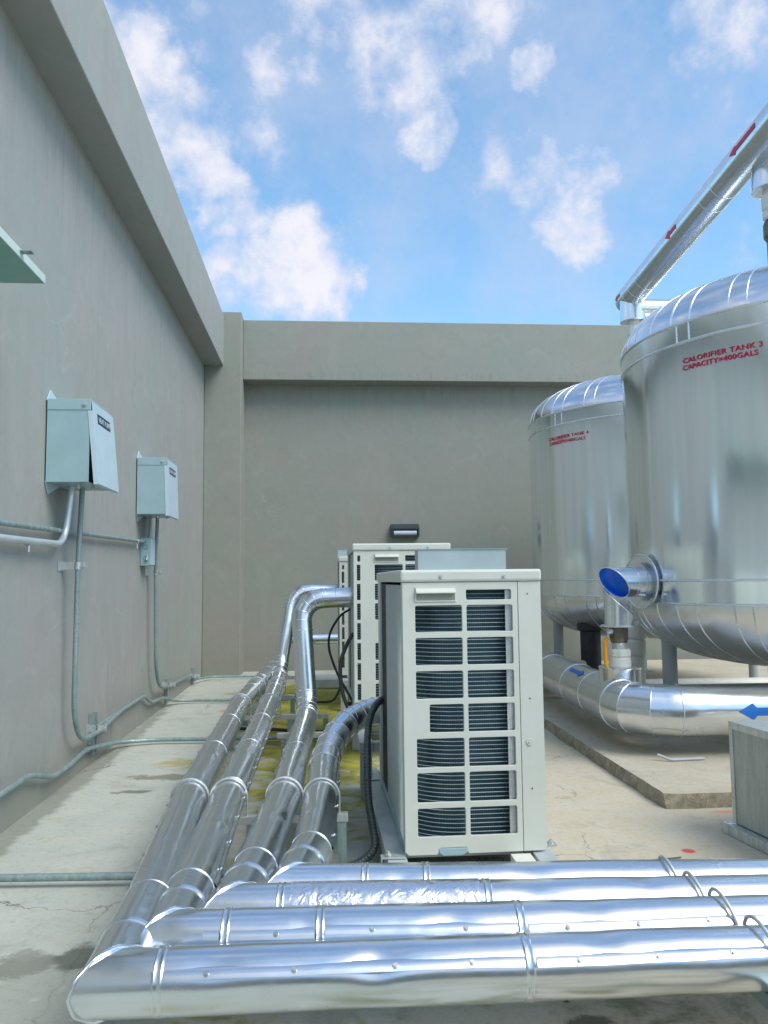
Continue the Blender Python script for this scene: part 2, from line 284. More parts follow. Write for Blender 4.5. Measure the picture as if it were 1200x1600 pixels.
# ================================================================ mesh helpers
def tag(o, label=None, cat=None, group=None, kind=None):
    if label: o['label'] = label
    if cat: o['category'] = cat
    if group: o['group'] = group
    if kind: o['kind'] = kind
    return o
def empty(name, loc, label, cat, group=None, rz=0):
    o = bpy.data.objects.new(name, None); COL.objects.link(o); o.empty_display_size = .1
    o.location = loc; o.rotation_euler = (0, 0, rz); return tag(o, label, cat, group)
def worldm(o):
    mm = Matrix.Identity(4)
    while o is not None:
        mm = Matrix.LocRotScale(o.location, o.rotation_euler, o.scale) @ mm; o = o.parent
    return mm
class MB:
    def __init__(s): s.v = []; s.f = []; s.uv = None
    def add(s, vs, fs):
        b = len(s.v); s.v += [V(p) for p in vs]; s.f += [tuple(i + b for i in f) for f in fs]; return s
    def box(s, x0, y0, z0, x1, y1, z1, M4=None):
        vs = [V(p) for p in ((x0,y0,z0),(x1,y0,z0),(x1,y1,z0),(x0,y1,z0),(x0,y0,z1),(x1,y0,z1),(x1,y1,z1),(x0,y1,z1))]
        if M4: vs = [M4 @ p for p in vs]
        return s.add(vs, [(3,2,1,0),(4,5,6,7),(0,1,5,4),(1,2,6,5),(2,3,7,6),(3,0,4,7)])
    def prism(s, pts, d):       # planar polygon extruded by vector d
        n = len(pts); d = V(d); vs = [V(p) for p in pts] + [V(p) + d for p in pts]
        return s.add(vs, [tuple(range(n - 1, -1, -1)), tuple(range(n, 2 * n))] + [(i, (i + 1) % n, (i + 1) % n + n, i + n) for i in range(n)])
    def rings(s, rs, closed=False, caps=(False, False)):
        n = len(rs[0]); b = len(s.v)
        for r in rs: s.v += [V(p) for p in r]
        m = len(rs)
        for i in range(m if closed else m - 1):
            j = (i + 1) % m
            for k in range(n):
                l = (k + 1) % n; s.f.append((b + i * n + k, b + i * n + l, b + j * n + l, b + j * n + k))
        if caps[0]: s.f.append(tuple(b + k for k in range(n - 1, -1, -1)))
        if caps[1]: s.f.append(tuple(b + (m - 1) * n + k for k in range(n)))
        return s
    def tube(s, pts, r, seg=12, caps=True, **k): return s.rings(sweep(pts, r, seg, **k), caps=(caps, caps))
    def loop(s, pts, r, seg=8):     # closed round rod through pts
        n = len(pts); pts = [V(p) for p in pts]; c = sum(pts, V()) / n; rs = []
        for i, p in enumerate(pts):
            t = (pts[(i + 1) % n] - pts[i - 1]).normalized(); a = (p - c); a = (a - t * a.dot(t)).normalized(); b_ = t.cross(a)
            rs.append([p + (a * math.cos(2 * math.pi * k / seg) + b_ * math.sin(2 * math.pi * k / seg)) * r for k in range(seg)])
        return s.rings(rs, closed=True)
    def ring(s, c, d, R_, r, n=48, seg=8):
        c = V(c); d = V(d).normalized(); a = d.orthogonal().normalized(); b_ = d.cross(a)
        return s.loop([c + (a * math.cos(2 * math.pi * k / n) + b_ * math.sin(2 * math.pi * k / n)) * R_ for k in range(n)], r, seg)
    def cyl(s, a, b_, r, seg=24, r2=None):
        a = V(a); b_ = V(b_); rs = sweep([a, b_], r, seg)
        if r2: rs[-1] = [b_ + (p - b_) * (r2 / r) for p in rs[-1]]
        return s.rings(rs, caps=(True, True))
    def lathe(s, c, prof, seg=64, caps=(True, True)):
        c = V(c); return s.rings([[c + V((r * math.cos(2 * math.pi * k / seg), r * math.sin(2 * math.pi * k / seg), z)) for k in range(seg)] for r, z in prof], caps=caps)
    def build(s, name, mat, parent=None, smooth=None, bevel=0, local=False, label=None):
        me = bpy.data.meshes.new(name); vs = s.v
        if parent is not None and not local:
            inv = worldm(parent).inverted(); vs = [inv @ p for p in vs]
        me.from_pydata([tuple(p) for p in vs], [], s.f); me.validate(); me.update()
        bm = bmesh.new(); bm.from_mesh(me); bmesh.ops.recalc_face_normals(bm, faces=bm.faces); bm.to_mesh(me); bm.free()
        me.materials.append(M[mat] if isinstance(mat, str) else mat)
        if smooth is not None:
            me.shade_smooth(); me.set_sharp_from_angle(angle=smooth)
        o = bpy.data.objects.new(name, me); COL.objects.link(o)
        if parent is not None: o.parent = parent
        if bevel:
            bv = o.modifiers.new('bevel', 'BEVEL'); bv.width = bevel; bv.segments = 2; bv.limit_method = 'ANGLE'; bv.angle_limit = R(40); bv.harden_normals = False
        if label: o['label'] = label
        return o
DENTS = []
def sweep(pts, r, seg=48, wob=0, step=.06, seed=0, cuts=(None, None)):
    pts = [V(p) for p in pts]; n = len(pts); dirs = [(pts[i + 1] - pts[i]).normalized() for i in range(n - 1)]
    d = dirs[0]; up = V((0, 0, 1)) if abs(d.z) < .9 else V((0, 1, 0))
    a = (up - d * up.dot(d)).normalized(); out_ = []
    rr = (lambda i: r[i]) if isinstance(r, (list, tuple)) else (lambda i: r)
    def circ(c, a, d, rad, nrm):
        b_ = d.cross(a); ps = []
        for k in range(seg):
            t = 2 * math.pi * k / seg; o = a * math.cos(t) + b_ * math.sin(t); q = rad
            if wob: q += wob * mnoise.noise(V((c.x * 2.6 + math.cos(t) * .9 + seed, c.y * 2.6 + math.sin(t) * .9, c.z * 2.6 + seed * 3.1)))
            p = c + o * q
            if wob:
                for (dc, dr, dp) in DENTS:
                    L2 = (p - dc).length_squared
                    if L2 < dr * dr * 5: p = p - o * dp * math.exp(-L2 / (dr * dr))
            if nrm is not None:
                den = d.dot(nrm); p = p + d * ((c - p).dot(nrm) / den)
            ps.append(p)
        return ps
    for i in range(n):
        if i == 0: out_.append(circ(pts[0], a, dirs[0], rr(0), cuts[0]))
        if 0 < i < n - 1:
            nrm = (dirs[i - 1] + dirs[i]).normalized(); out_.append(circ(pts[i], a, dirs[i - 1], rr(i), nrm))
            q = dirs[i - 1].rotation_difference(dirs[i]); a = (q @ a); a = (a - dirs[i] * a.dot(dirs[i])).normalized()
        if i == n - 1: out_.append(circ(pts[i], a, dirs[-1], rr(i), cuts[1]))
        if i < n - 1 and wob:
            L_ = (pts[i + 1] - pts[i]).length; m_ = int(L_ / step); mar = rr(i) * 1.02
            for j in range(1, m_):
                t = j * L_ / m_
                # keep clear of steep mitres
                t0 = 0 if i == 0 else mar * abs(math.tan(dirs[i - 1].angle(dirs[i]) / 2)); t1 = 0 if i == n - 2 else mar * abs(math.tan(dirs[i].angle(dirs[i + 1]) / 2))
                if t < t0 + .01 or t > L_ - t1 - .01: continue
                f = t / L_; out_.append(circ(pts[i] + dirs[i] * t, a, dirs[i], rr(i) * (1 - f) + rr(i + 1) * f, None))
    return out_
def arc(p0, p1, p2, n=6, t=.5):
    """rounded corner between p0-p1-p2 starting at distance t from p1"""
    p0, p1, p2 = V(p0), V(p1), V(p2); a = p1 + (p0 - p1).normalized() * t; b_ = p1 + (p2 - p1).normalized() * t
    u = (a - p1); w_ = (b_ - p1); th = u.angle(w_)
    c = p1 + (u.normalized() + w_.normalized()).normalized() * (t / math.cos(th / 2)); ra = (a - c); rb = (b_ - c); ax = ra.cross(rb).normalized(); tot = ra.angle(rb)
    return [c + Matrix.Rotation(tot * k / n, 3, ax) @ ra for k in range(n + 1)]
def rounded(pts, t=.08, n=8):
    o = [V(pts[0])]
    for i in range(1, len(pts) - 1):
        tt = t[i - 1] if isinstance(t, (list, tuple)) else t
        tt = min(tt, (V(pts[i]) - V(pts[i - 1])).length * .49, (V(pts[i + 1]) - V(pts[i])).length * .49)
        o += arc(pts[i - 1], pts[i], pts[i + 1], n, tt)
    return o + [V(pts[-1])]
def text_mesh(s, size, extrude=.0012, bold=.0, spacing=1.0):
    cu = bpy.data.curves.new('t', 'FONT'); cu.body = s; cu.size = size; cu.extrude = extrude; cu.offset = bold; cu.space_character = spacing; cu.resolution_u = 3
    ob = bpy.data.objects.new('t', cu); COL.objects.link(ob); dg = bpy.context.evaluated_depsgraph_get(); me = bpy.data.meshes.new_from_object(ob.evaluated_get(dg))
    vs = [v.co.copy() for v in me.vertices]; fs = [tuple(p.vertices) for p in me.polygons]
    bpy.data.objects.remove(ob); return vs, fs
def holed_panel(outer, holes, z=0, extrude=.008, bevel=.003):
    """2D panel with rounded openings -> verts, faces in (x, y, depth)"""
    cu = bpy.data.curves.new('p', 'CURVE'); cu.dimensions = '2D'; cu.fill_mode = 'BOTH'; cu.extrude = extrude; cu.bevel_depth = bevel; cu.bevel_resolution = 1; cu.offset = -bevel
    for poly in [outer] + holes:
        sp = cu.splines.new('POLY'); sp.points.add(len(poly) - 1); sp.use_cyclic_u = True
        for i, (x, y) in enumerate(poly): sp.points[i].co = (x, y, 0, 1)
    ob = bpy.data.objects.new('p', cu); COL.objects.link(ob); dg = bpy.context.evaluated_depsgraph_get(); me = bpy.data.meshes.new_from_object(ob.evaluated_get(dg))
    vs = [v.co.copy() for v in me.vertices]; fs = [tuple(p.vertices) for p in me.polygons]; bpy.data.objects.remove(ob); return vs, fs
def rrect(x0, y0, x1, y1, r, n=4):
    o = []
    for cx, cy, a0 in ((x1 - r, y0 + r, -90), (x1 - r, y1 - r, 0), (x0 + r, y1 - r, 90), (x0 + r, y0 + r, 180)):
        for k in range(n + 1):
            a = R(a0 + 90 * k / n); o.append((cx + r * math.cos(a), cy + r * math.sin(a)))
    return o
def copy_tree(o, parent=None):
    c = o.copy(); COL.objects.link(c)
    if parent is not None: c.parent = parent; c.matrix_parent_inverse = o.matrix_parent_inverse.copy()
    for ch in [x for x in bpy.data.objects if x.parent == o]: copy_tree(ch, c)
    return c

# ================================================================ setting
XW = -2.15; YB = 14.8
fl = MB(); 
nx, ny = 2, 2
fl.add([(-300, -300, 0), (300, -300, 0), (300, 300, 0), (-300, 300, 0)], [(0, 1, 2, 3)])
tag(fl.build('ground', 'floor'), kind='structure')
# left wall with its deep top beam
r = empty('left_wall', (XW, 4, 0), 'tall taupe rendered wall on the left carrying the grey electrical boxes', 'wall')
b = MB(); ys = [-6 + 20.6 * i / 60 for i in range(61)]
b.box(XW - .3, -6, 0, XW, 14.8, 5.6); b.build('wall_face', 'wall', r)
MB().box(XW - .3, -6, 5.52, -1.81, 14.42, 6.46).build('top_beam', 'wall', r, bevel=.012)
r = empty('back_wall', (4, YB, 0), 'wide taupe rendered wall closing off the far end of the roof behind the tanks', 'wall')
MB().box(XW - .3, YB, 0, 16.3, YB + .3, 5.5).build('wall_face', 'wall_back', r)
MB().box(-1.49, 14.42, 5.345, 16.3, YB + .3, 6.47).build('top_beam', 'wall_back', r, bevel=.012)
b = MB().box(XW + .002, 14.13, 0, -1.49, YB + .3, 6.52)
tag(b.build('corner_pillar', 'wall_back', bevel=.012), 'square rendered pillar in the far left corner where the two walls meet', 'pillar')
r = empty('added_rear_wall', (2, -5, 0), 'unseen rendered wall added behind the viewpoint to give the pipes a dark mirrored band', 'wall')  # added out of view so the pipes mirror a dark band
MB().box(XW - .3, -6.3, 0, 16.3, -6.001, 3.2).build('wall_face', 'wall', r)
# concrete plinth, chipped edge
def plinth():
    r = empty('concrete_plinth', (6, 9, 0), 'low sandy concrete plinth with chipped edge that the steel tanks stand on', 'plinth')
    x0, y0, x1, y1 = 2.42, 5.64, 12, 14.6
    edge = []
    n = 90
    for i in range(n): edge.append((x0, y1 + (y0 - y1) * i / n, -1, 0))
    for i in range(n + 1): edge.append((x0 + (x1 - x0) * i / n, y0, 0, -1))
    t = MB(); outer_t, outer_b, mid = [], [], []
    for x, y, nx_, ny_ in edge:
        j = mnoise.noise(V((x * 3, y * 3, 0))) * .022 + mnoise.noise(V((x * 11, y * 11, 5))) * .014
        c = math.hypot(x - x0, y - y0); k = max(0, .06 - c) * .4
        outer_t.append(V((x - nx_ * (abs(j) + k) , y - ny_ * (abs(j) + k), .1 - abs(j) * .15)))
        mid.append(V((x + nx_ * (.012 + j * .8) - nx_ * k, y + ny_ * (.012 + j * .8) - ny_ * k, .066 + j * .4)))
        outer_b.append(V((x + nx_ * (.02 + j), y + ny_ * (.02 + j), 0)))
    m_ = len(edge); vs = outer_t + mid + outer_b
    fs = [(i, i + 1, m_ + i + 1, m_ + i) for i in range(m_ - 1)] + [(m_ + i, m_ + i + 1, 2 * m_ + i + 1, 2 * m_ + i) for i in range(m_ - 1)]
    MB().add(vs, fs).build('chipped_edge', 'edge', r, smooth=.9)
    top = outer_t + [V((x1, y1, .1))]
    # fan top in two sheets (left strip and front strip)
    t.add(top, [tuple(range(len(top)))]); t.build('top_surface', 'slab', r)
plinth()
tag(MB().box(-.17, 12.25, 0, 1.5, 12.75, .17).build('far_plinth', 'stand', bevel=.03), 'pale rounded concrete kerb block on the mossy floor behind the far units', 'kerb block')

# ================================================================ insulated pipe lines
def screw_at(p, n, parent, r=.0095):
    p = V(p); n = V(n).normalized(); b_ = MB()
    b_.cyl(p - n * .002, p + n * .0025, r, 12, r * .9); b_.cyl(p + n * .0025, p + n * .0075, r * .5, 6)
    return b_.build('screw', 'bolt', parent, smooth=.6)
def bead(parent, c, d, R_, r=.0024, name='seam_bead'):
    return MB().ring(c, d, R_, r).build(name, 'bead', parent, smooth=1.2)
def strap(parent, c, d, R_, wdt=.035, mat='clad', name='overlap_band'):
    c = V(c); d = V(d).normalized(); b_ = MB(); rs = []
    prof = [(-wdt / 2, -.004), (-wdt / 2, .001), (-wdt / 2 + .005, .0032), (-wdt / 2 + .009, .0015), (wdt / 2 - .009, .0015), (wdt / 2 - .005, .0032), (wdt / 2, .001), (wdt / 2, -.004)]
    for u, h in prof: rs.append(sweep([c + d * u, c + d * (u + .01)], R_ + h, 48)[0])
    return b_.rings(rs).build(name, mat, parent, smooth=.7)
def lap(parent, a, b_, R_, e, face, step=.24, scr=True, wdt=.028, seed=0, ends=(0.02, .02)):
    """lap seam with screws along a straight run a-b; e = elevation of the seam, face = horizontal side it looks to"""
    a, b_ = V(a), V(b_); d = (b_ - a).normalized(); L_ = (b_ - a).length; a = a + d * ends[0]; L_ -= sum(ends)
    side = (V(face) - d * V(face).dot(d)).normalized(); up = d.cross(side); up = up if up.z > 0 else -up
    if abs(d.z) > .9: up = d.cross(side)
    n = side * math.cos(e) + up * math.sin(e)
    rs = []; k_ = max(3, int(L_ / .05)); hw = wdt / R_ / 2
    for i in range(k_ + 1):
        s_ = L_ * i / k_; c = a + d * s_; j = .10 * mnoise.noise(V((s_ * 1.3, seed, 1.5))) + .03 * mnoise.noise(V((s_ * 7, seed, 4)))
        row = []
        for t, h in ((-hw * 1.02, -.003), (-hw, .0085), (-hw * .3, .0070), (hw * .6, .0040), (hw * 1.5, -.003)):
            aa = e + j + t; row.append(c + (side * math.cos(aa) + up * math.sin(aa)) * (R_ + h))
        rs.append(row)
    n_ = 5; mb = MB(); base = 0
    for r_ in rs: mb.v += r_
    for i in range(len(rs) - 1):
        for k in range(n_ - 1): mb.f.append((i * n_ + k, i * n_ + k + 1, (i + 1) * n_ + k + 1, (i + 1) * n_ + k))
    o = mb.build('lap_seam', 'clad', parent, smooth=.5)
    if scr:
        m_ = int(L_ / step)
        for i in range(m_):
            s_ = (i + .5 + random.uniform(-.12, .12)) * L_ / m_; c = a + d * s_; j = .10 * mnoise.noise(V((s_ * 1.3, seed, 1.5)))
            nn = side * math.cos(e + j) + up * math.sin(e + j); screw_at(c + nn * (R_ + .0072), nn, parent)
def mitre(parent, prev, c, nxt, R_, r=.006):
    rs = sweep([prev, c, nxt], R_ + .002, 48)
    o = None
    for off, rr, mt in ((0, r, 'clad'), (.014, r * .55, 'bead')):
        q = []
        for i, p in enumerate(rs[1]):
            cc_ = V(c); n_ = (p - cc_).normalized(); t = i * 2 * math.pi / 48
            q.append(p + n_ * (.002 * math.sin(t * 5 + R_ * 90) + .0015 * math.sin(t * 11)) + (V(nxt) - cc_).normalized() * (off + .003 * math.sin(t * 7 + off * 99)))
        o = MB().loop(q, rr).build('mitre_lip', mt, parent, smooth=1.2)
    return o
def clad(parent, pts, R_, seed, wob=.0022, seg=64, mat='clad', name='cladding'):
    return MB().rings(sweep(pts, R_, seg, wob=wob, step=.028, seed=seed), caps=(True, True)).build(name, mat, parent, smooth=.30)
def elbow_beads(parent, pts, R_, r=.0032, name='elbow_seam'):
    for i in range(1, len(pts) - 1):
        rs = sweep([pts[i - 1], pts[i], pts[i + 1]], R_ + .0015, 48); MB().loop(rs[1], r).build(name, 'bead', parent, smooth=1.2)

GP = 'insulated pipes running from the heat pump units'
def pipeline(loc, label, R_, header, corner, run, tail, seed, seam_e, hseam):
    root = empty('insulated_pipe', loc, label, 'pipe', GP)
    pts = [header, corner] + run + tail
    clad(root, [(header[0] + 2.6, header[1], header[2])] + pts, R_, seed)
    mitre(root, header, corner, run[0], R_)
    # header: bands and front seam
    hx = V(header); cx = V(corner); d = (hx - cx).normalized()
    for x in hseam: strap(root, cx + d * (x - cx.x), d, R_, .03)
    xs = [cx.x + R_ * 1.2] + hseam + [min(hx.x, 2.2)]
    for i in range(len(xs) - 1):
        lap(root, cx + d * (xs[i] - cx.x), cx + d * (xs[i + 1] - cx.x), R_, seam_e, (0, -1, 0), .25, seed=seed + i, ends=(.02, .016))
    # run: overlap rim just after the mitre, then beads at each joint
    q = V(run[0]); c = V(corner); dd = (q - c).normalized()
    strap(root, c + dd * (R_ + .13), dd, R_ + .003, .02, 'clad', 'overlap_band')
    allp = [c] + [V(p) for p in run]
    for i in range(1, len(allp)):
        a, b_ = allp[i - 1], allp[i]; d2 = (b_ - a).normalized(); L_ = (b_ - a).length; k = max(1, round(L_ / 1.0))
        for j in range(1, k + 1):
            if i == len(allp) - 1 and j == k: continue
            bead(root, a + d2 * (L_ * j / k), d2, R_ + .0006, .0024)
        lap(root, a, b_, R_, .15, (-1, 0, 0) if seed % 2 else (1, 0, 0), .3, seed=seed + 9 + i, wdt=.018, ends=(.25 if i == 1 else .02, .02))
    return root
for (x, y, z, R_, e, dr, dp) in ((.14, 2.56, .43, .095, 38, .05, .009), (.19, 2.56, .43, .095, 75, .06, .007), (-.33, 2.57, .43, .095, 60, .07, .005), (.86, 2.55, .43, .095, 82, .06, .008), (1.1, 2.545, .43, .095, 20, .08, .005),
    (-.05, 2.82, .437, .093, 70, .05, .007), (.42, 2.81, .437, .093, 35, .06, .006), (.9, 2.79, .437, .093, 75, .06, .006), (.75, 3.03, .43, .094, 60, .06, .006), (1.2, 3.0, .43, .094, 80, .05, .006), (.3, 3.27, .414, .089, 50, .05, .005), (.8, 3.24, .413, .089, 70, .06, .006)):
    DENTS.append((V((x, y - R_ * math.cos(R(e)), z + R_ * math.sin(R(e)))), dr, dp))
for (x, y, z, s_, dr, dp) in ((-.70, 3.6, .44, 1, .06, .006), (-.74, 4.2, .44, -1, .06, .005), (-.78, 5.4, .44, 1, .07, .006), (-.54, 3.9, .44, 1, .06, .006), (-.545, 5.6, .44, -1, .06, .006), (-.27, 4.0, .43, 1, .05, .006), (-.21, 5.6, .435, -1, .06, .006), (-.05, 4.1, .42, -1, .05, .006)):
    DENTS.append((V((x + s_ * .05, y, z + .08)), dr, dp))
YH = [2.55, 2.835, 3.075, 3.285]
# nearest to the wall
p1run = [(-.665, 3.14, .44), (-.762, 4.63, .44), (-.838, 8.0, .44), (-.735, 11.5, .44)]
p1tail = rounded([(-.735, 11.5, .44), (-.70, 12.9, .44), (-.70, 12.95, .70), (.9, 12.98, .71)], .25, 4)[1:]
P1 = pipeline((-.7, 2.55, .35), 'insulated pipe nearest the left wall, turning into the frontmost header', .095, (2.6, 2.535, .43), (-.655, 2.575, .435), p1run, p1tail, 1, R(34), [-.50, .62])
p2run = [(-.53, 3.25, .44), (-.545, 4.7, .44), (-.548, 8.0, .44), (-.568, 9.8, .44)]
e2a = arc((-.568, 9.8, .44), (-.58, 10.35, .45), (-.50, 10.62, 1.4), 4, .22); e2b = arc((-.58, 10.35, .45), (-.43, 10.68, 1.52), (.6, 10.72, 1.50), 4, .24)
P2 = pipeline((-.54, 2.83, .35), 'second insulated pipe from the left wall, rising to the farthest unit', .093, (2.6, 2.73, .437), (-.535, 2.845, .44), p2run, e2a + e2b + [V((.3, 10.71, 1.50))], 2, R(30), [-.335, .0 - .02, .66])
elbow_beads(P2, [V(p2run[-1])] + e2a + [e2b[0]], .093); elbow_beads(P2, [e2a[-1]] + e2b + [V((.6, 10.72, 1.5))], .093)
p3run = [(-.30, 3.5, .43), (-.232, 4.66, .435), (-.178, 6.7, .435)]
e3a = arc((-.178, 6.7, .435), (-.165, 7.42, .435), (-.225, 7.6, 1.3), 4, .2); e3b = arc((-.165, 7.42, .435), (-.235, 7.62, 1.475), (.5, 7.64, 1.49), 4, .21)
P3 = pipeline((-.3, 3.07, .35), 'third insulated pipe from the left wall, rising to the middle unit', .094, (2.6, 2.925, .427), (-.345, 3.085, .43), p3run, e3a + e3b + [V((.29, 7.64, 1.49))], 3, R(22), [-.165, .60])
fa, fb = V((-.13, 3.073, .43)), V((.57, 3.034, .4294))
MB().rings(sweep([fa, fb], .0965, 64, wob=.002, step=.03, seed=44)).build('film_wrap', 'film', P3, smooth=.5)
elbow_beads(P3, [V(p3run[-1])] + e3a + [e3b[0]], .094); elbow_beads(P3, [e3a[-1]] + e3b + [V((.5, 7.64, 1.49))], .094)
for zz in (.62, .66, 1.18): bead(P3, (-.178 - .047 * (zz - .5) , 7.455 + .16 * (zz - .5), zz), (-.06, .18, 1), .0945, .003)
lap(P3, (0, 7.63, 1.49), (.25, 7.64, 1.49), .094, -1.2, (0, -1, 0), scr=False)
bead(P3, (.10, 7.635, 1.487), (1, 0, 0), .095, .003); bead(P3, (-.0, 7.635, 1.486), (1, 0, 0), .095, .003)
p4run = [(-.068, 3.72, .42), (-.025, 4.64, .425), (-.012, 5.05, .44)]
p4tail = [V(p) for p in ((-.01, 5.22, .455), (.005, 5.38, .485), (.035, 5.54, .525), (.085, 5.68, .575), (.155, 5.79, .625), (.25, 5.87, .665), (.36, 5.92, .69), (.62, 5.96, .70))]
P4 = pipeline((-.1, 3.28, .33), 'fourth insulated pipe with a ribbed elbow curving into the nearest unit', .094, (2.6, 3.13, .410), (-.135, 3.30, .42), p4run, p4tail, 4, R(20), [.155, .40])
elbow_beads(P4, [V(p4run[-1])] + p4tail, .094, .004)
for q in ((.30, 5.893, .677), (.20, 5.83, .645)): bead(P4, q, (.9, .35, .2), .096, .0035)

# ---- pipe racks with their U-bolts
def ubolt(parent, c, d, R_, bottom, rod=.0062):
    """U-shaped clamp over a pipe running along d (horizontal)"""
    c = V(c); d = V(d).normalized(); s_ = V((0, 0, 1)).cross(d).normalized(); pts = [c + s_ * R_ + V((0, 0, bottom - c.z))]
    for k in range(17):
        a = math.pi * k / 16; pts.append(c + s_ * R_ * math.cos(a) + V((0, 0, 1)) * R_ * math.sin(a))
    pts.append(c - s_ * R_ + V((0, 0, bottom - c.z))); b_ = MB().tube(pts, rod, 8)
    for sg in (1, -1):
        q = c + s_ * R_ * sg; b_.cyl((q.x, q.y, bottom + .018), (q.x, q.y, bottom + .028), .012, 6)
    return b_.build('u_bolt', 'galv', parent, smooth=.7)
def channel(b_, a, c, wdt, h, t=.004):      # open-bottomed channel between a and c (top-centre line)
    a, c = V(a), V(c); d = (c - a).normalized(); s_ = V((0, 0, 1)).cross(d).normalized()
    pr = [(-wdt/2, -h), (-wdt/2, 0), (wdt/2, 0), (wdt/2, -h), (wdt/2 - t, -h), (wdt/2 - t, -t), (-wdt/2 + t, -t), (-wdt/2 + t, -h)]
    return b_.prism([a + s_ * x + V((0, 0, z)) for x, z in pr], c - a)
def rack(label, y, xs, posts, ub, ztop=.335, dark=True):
    r = empty('pipe_rack', ((xs[0] + xs[1]) / 2, y, 0), label, 'pipe support', 'steel racks under the pipe runs')
    b_ = MB(); channel(b_, (xs[0], y, ztop), (xs[1], y, ztop), .05, .045); b_.build('cross_rail', 'galv', r, bevel=.002)
    for x in posts:
        p = MB(); t = .005
        p.prism([(x - .025, y - .02, 0), (x + .025, y - .02, 0), (x + .025, y + .03, 0), (x + .02, y + .03, 0), (x + .02, y - .015, 0), (x - .025, y - .015, 0)], (0, 0, ztop - .006))
        p.box(x - .05, y - .05, 0, x + .05, y + .05, .006); p.build('leg', 'conduit', r)
    for c, R_ in ub: ubolt(r, c, (0, 1, 0), R_ + .009, ztop - .07)
    return r
rack('nearest low steel rack with a post beside the ribbed elbow, under the four pipe runs', 4.63, (-.92, .125), (-.86, -.42, .09),
     [((-.762, 4.63, .44), .096), ((-.545, 4.63, .44), .093), ((-.234, 4.63, .435), .095), ((-.026, 4.63, .425), .094)], .334)
rack('middle low steel rack beside the pipe that climbs to the middle unit', 8.0, (-.99, .03), (-.93, -.35, .0), [((-.838, 8.0, .44), .096), ((-.548, 8.0, .44), .093)], .334)
rack('small steel rack further back under the two leftmost pipe runs', 9.35, (-.97, -.35), (-.92, -.38), [((-.795, 9.35, .44), .096), ((-.563, 9.35, .44), .093)], .334)
rack('farthest small steel rack under the outermost pipe near the back wall', 11.2, (-.90, -.30), (-.85, -.34), [((-.742, 11.2, .44), .096)], .334)
rack('steel bearer just in front of the middle rack carrying the third pipe', 7.05, (-.42, .10), (-.36, .07), [((-.177, 6.66, .435), .089)][:0], .334)
r = empty('pipe_rack', (1.31, 2.9, 0), 'green-tinged steel rack at the lower right carrying the header pipes under U-bolts', 'pipe support', 'steel racks under the pipe runs')
b_ = MB(); channel(b_, (1.42, 1.9, .334), (1.42, 3.6, .334), .07, .05); b_.build('cross_rail', 'conduit', r, bevel=.002)
for y in (2.2, 3.5):
    MB().box(1.395, y - .025, 0, 1.445, y + .025, .284).build('leg', 'conduit', r)
for (x, y, R_, z) in ((1.40, 2.545, .112, .43), (1.39, 2.775, .106, .437), (1.385, 2.98, .1, .428), (1.38, 3.19, .104, .411)):
    c = V((x, y, z)); pts = []
    lean = V((.22, 0, -1)).normalized()
    for k in range(17):
        a = math.pi * k / 16; pts.append(c + V((0, 1, 0)) * R_ * math.cos(a) - lean * R_ * 1.12 * math.sin(a) + V((-.0, 0, 0)))
    pts = [pts[0] + lean * .17] + pts + [pts[-1] + lean * .17]
    MB().tube(pts, .0065, 8).build('u_bolt', 'galv', r, smooth=.7)

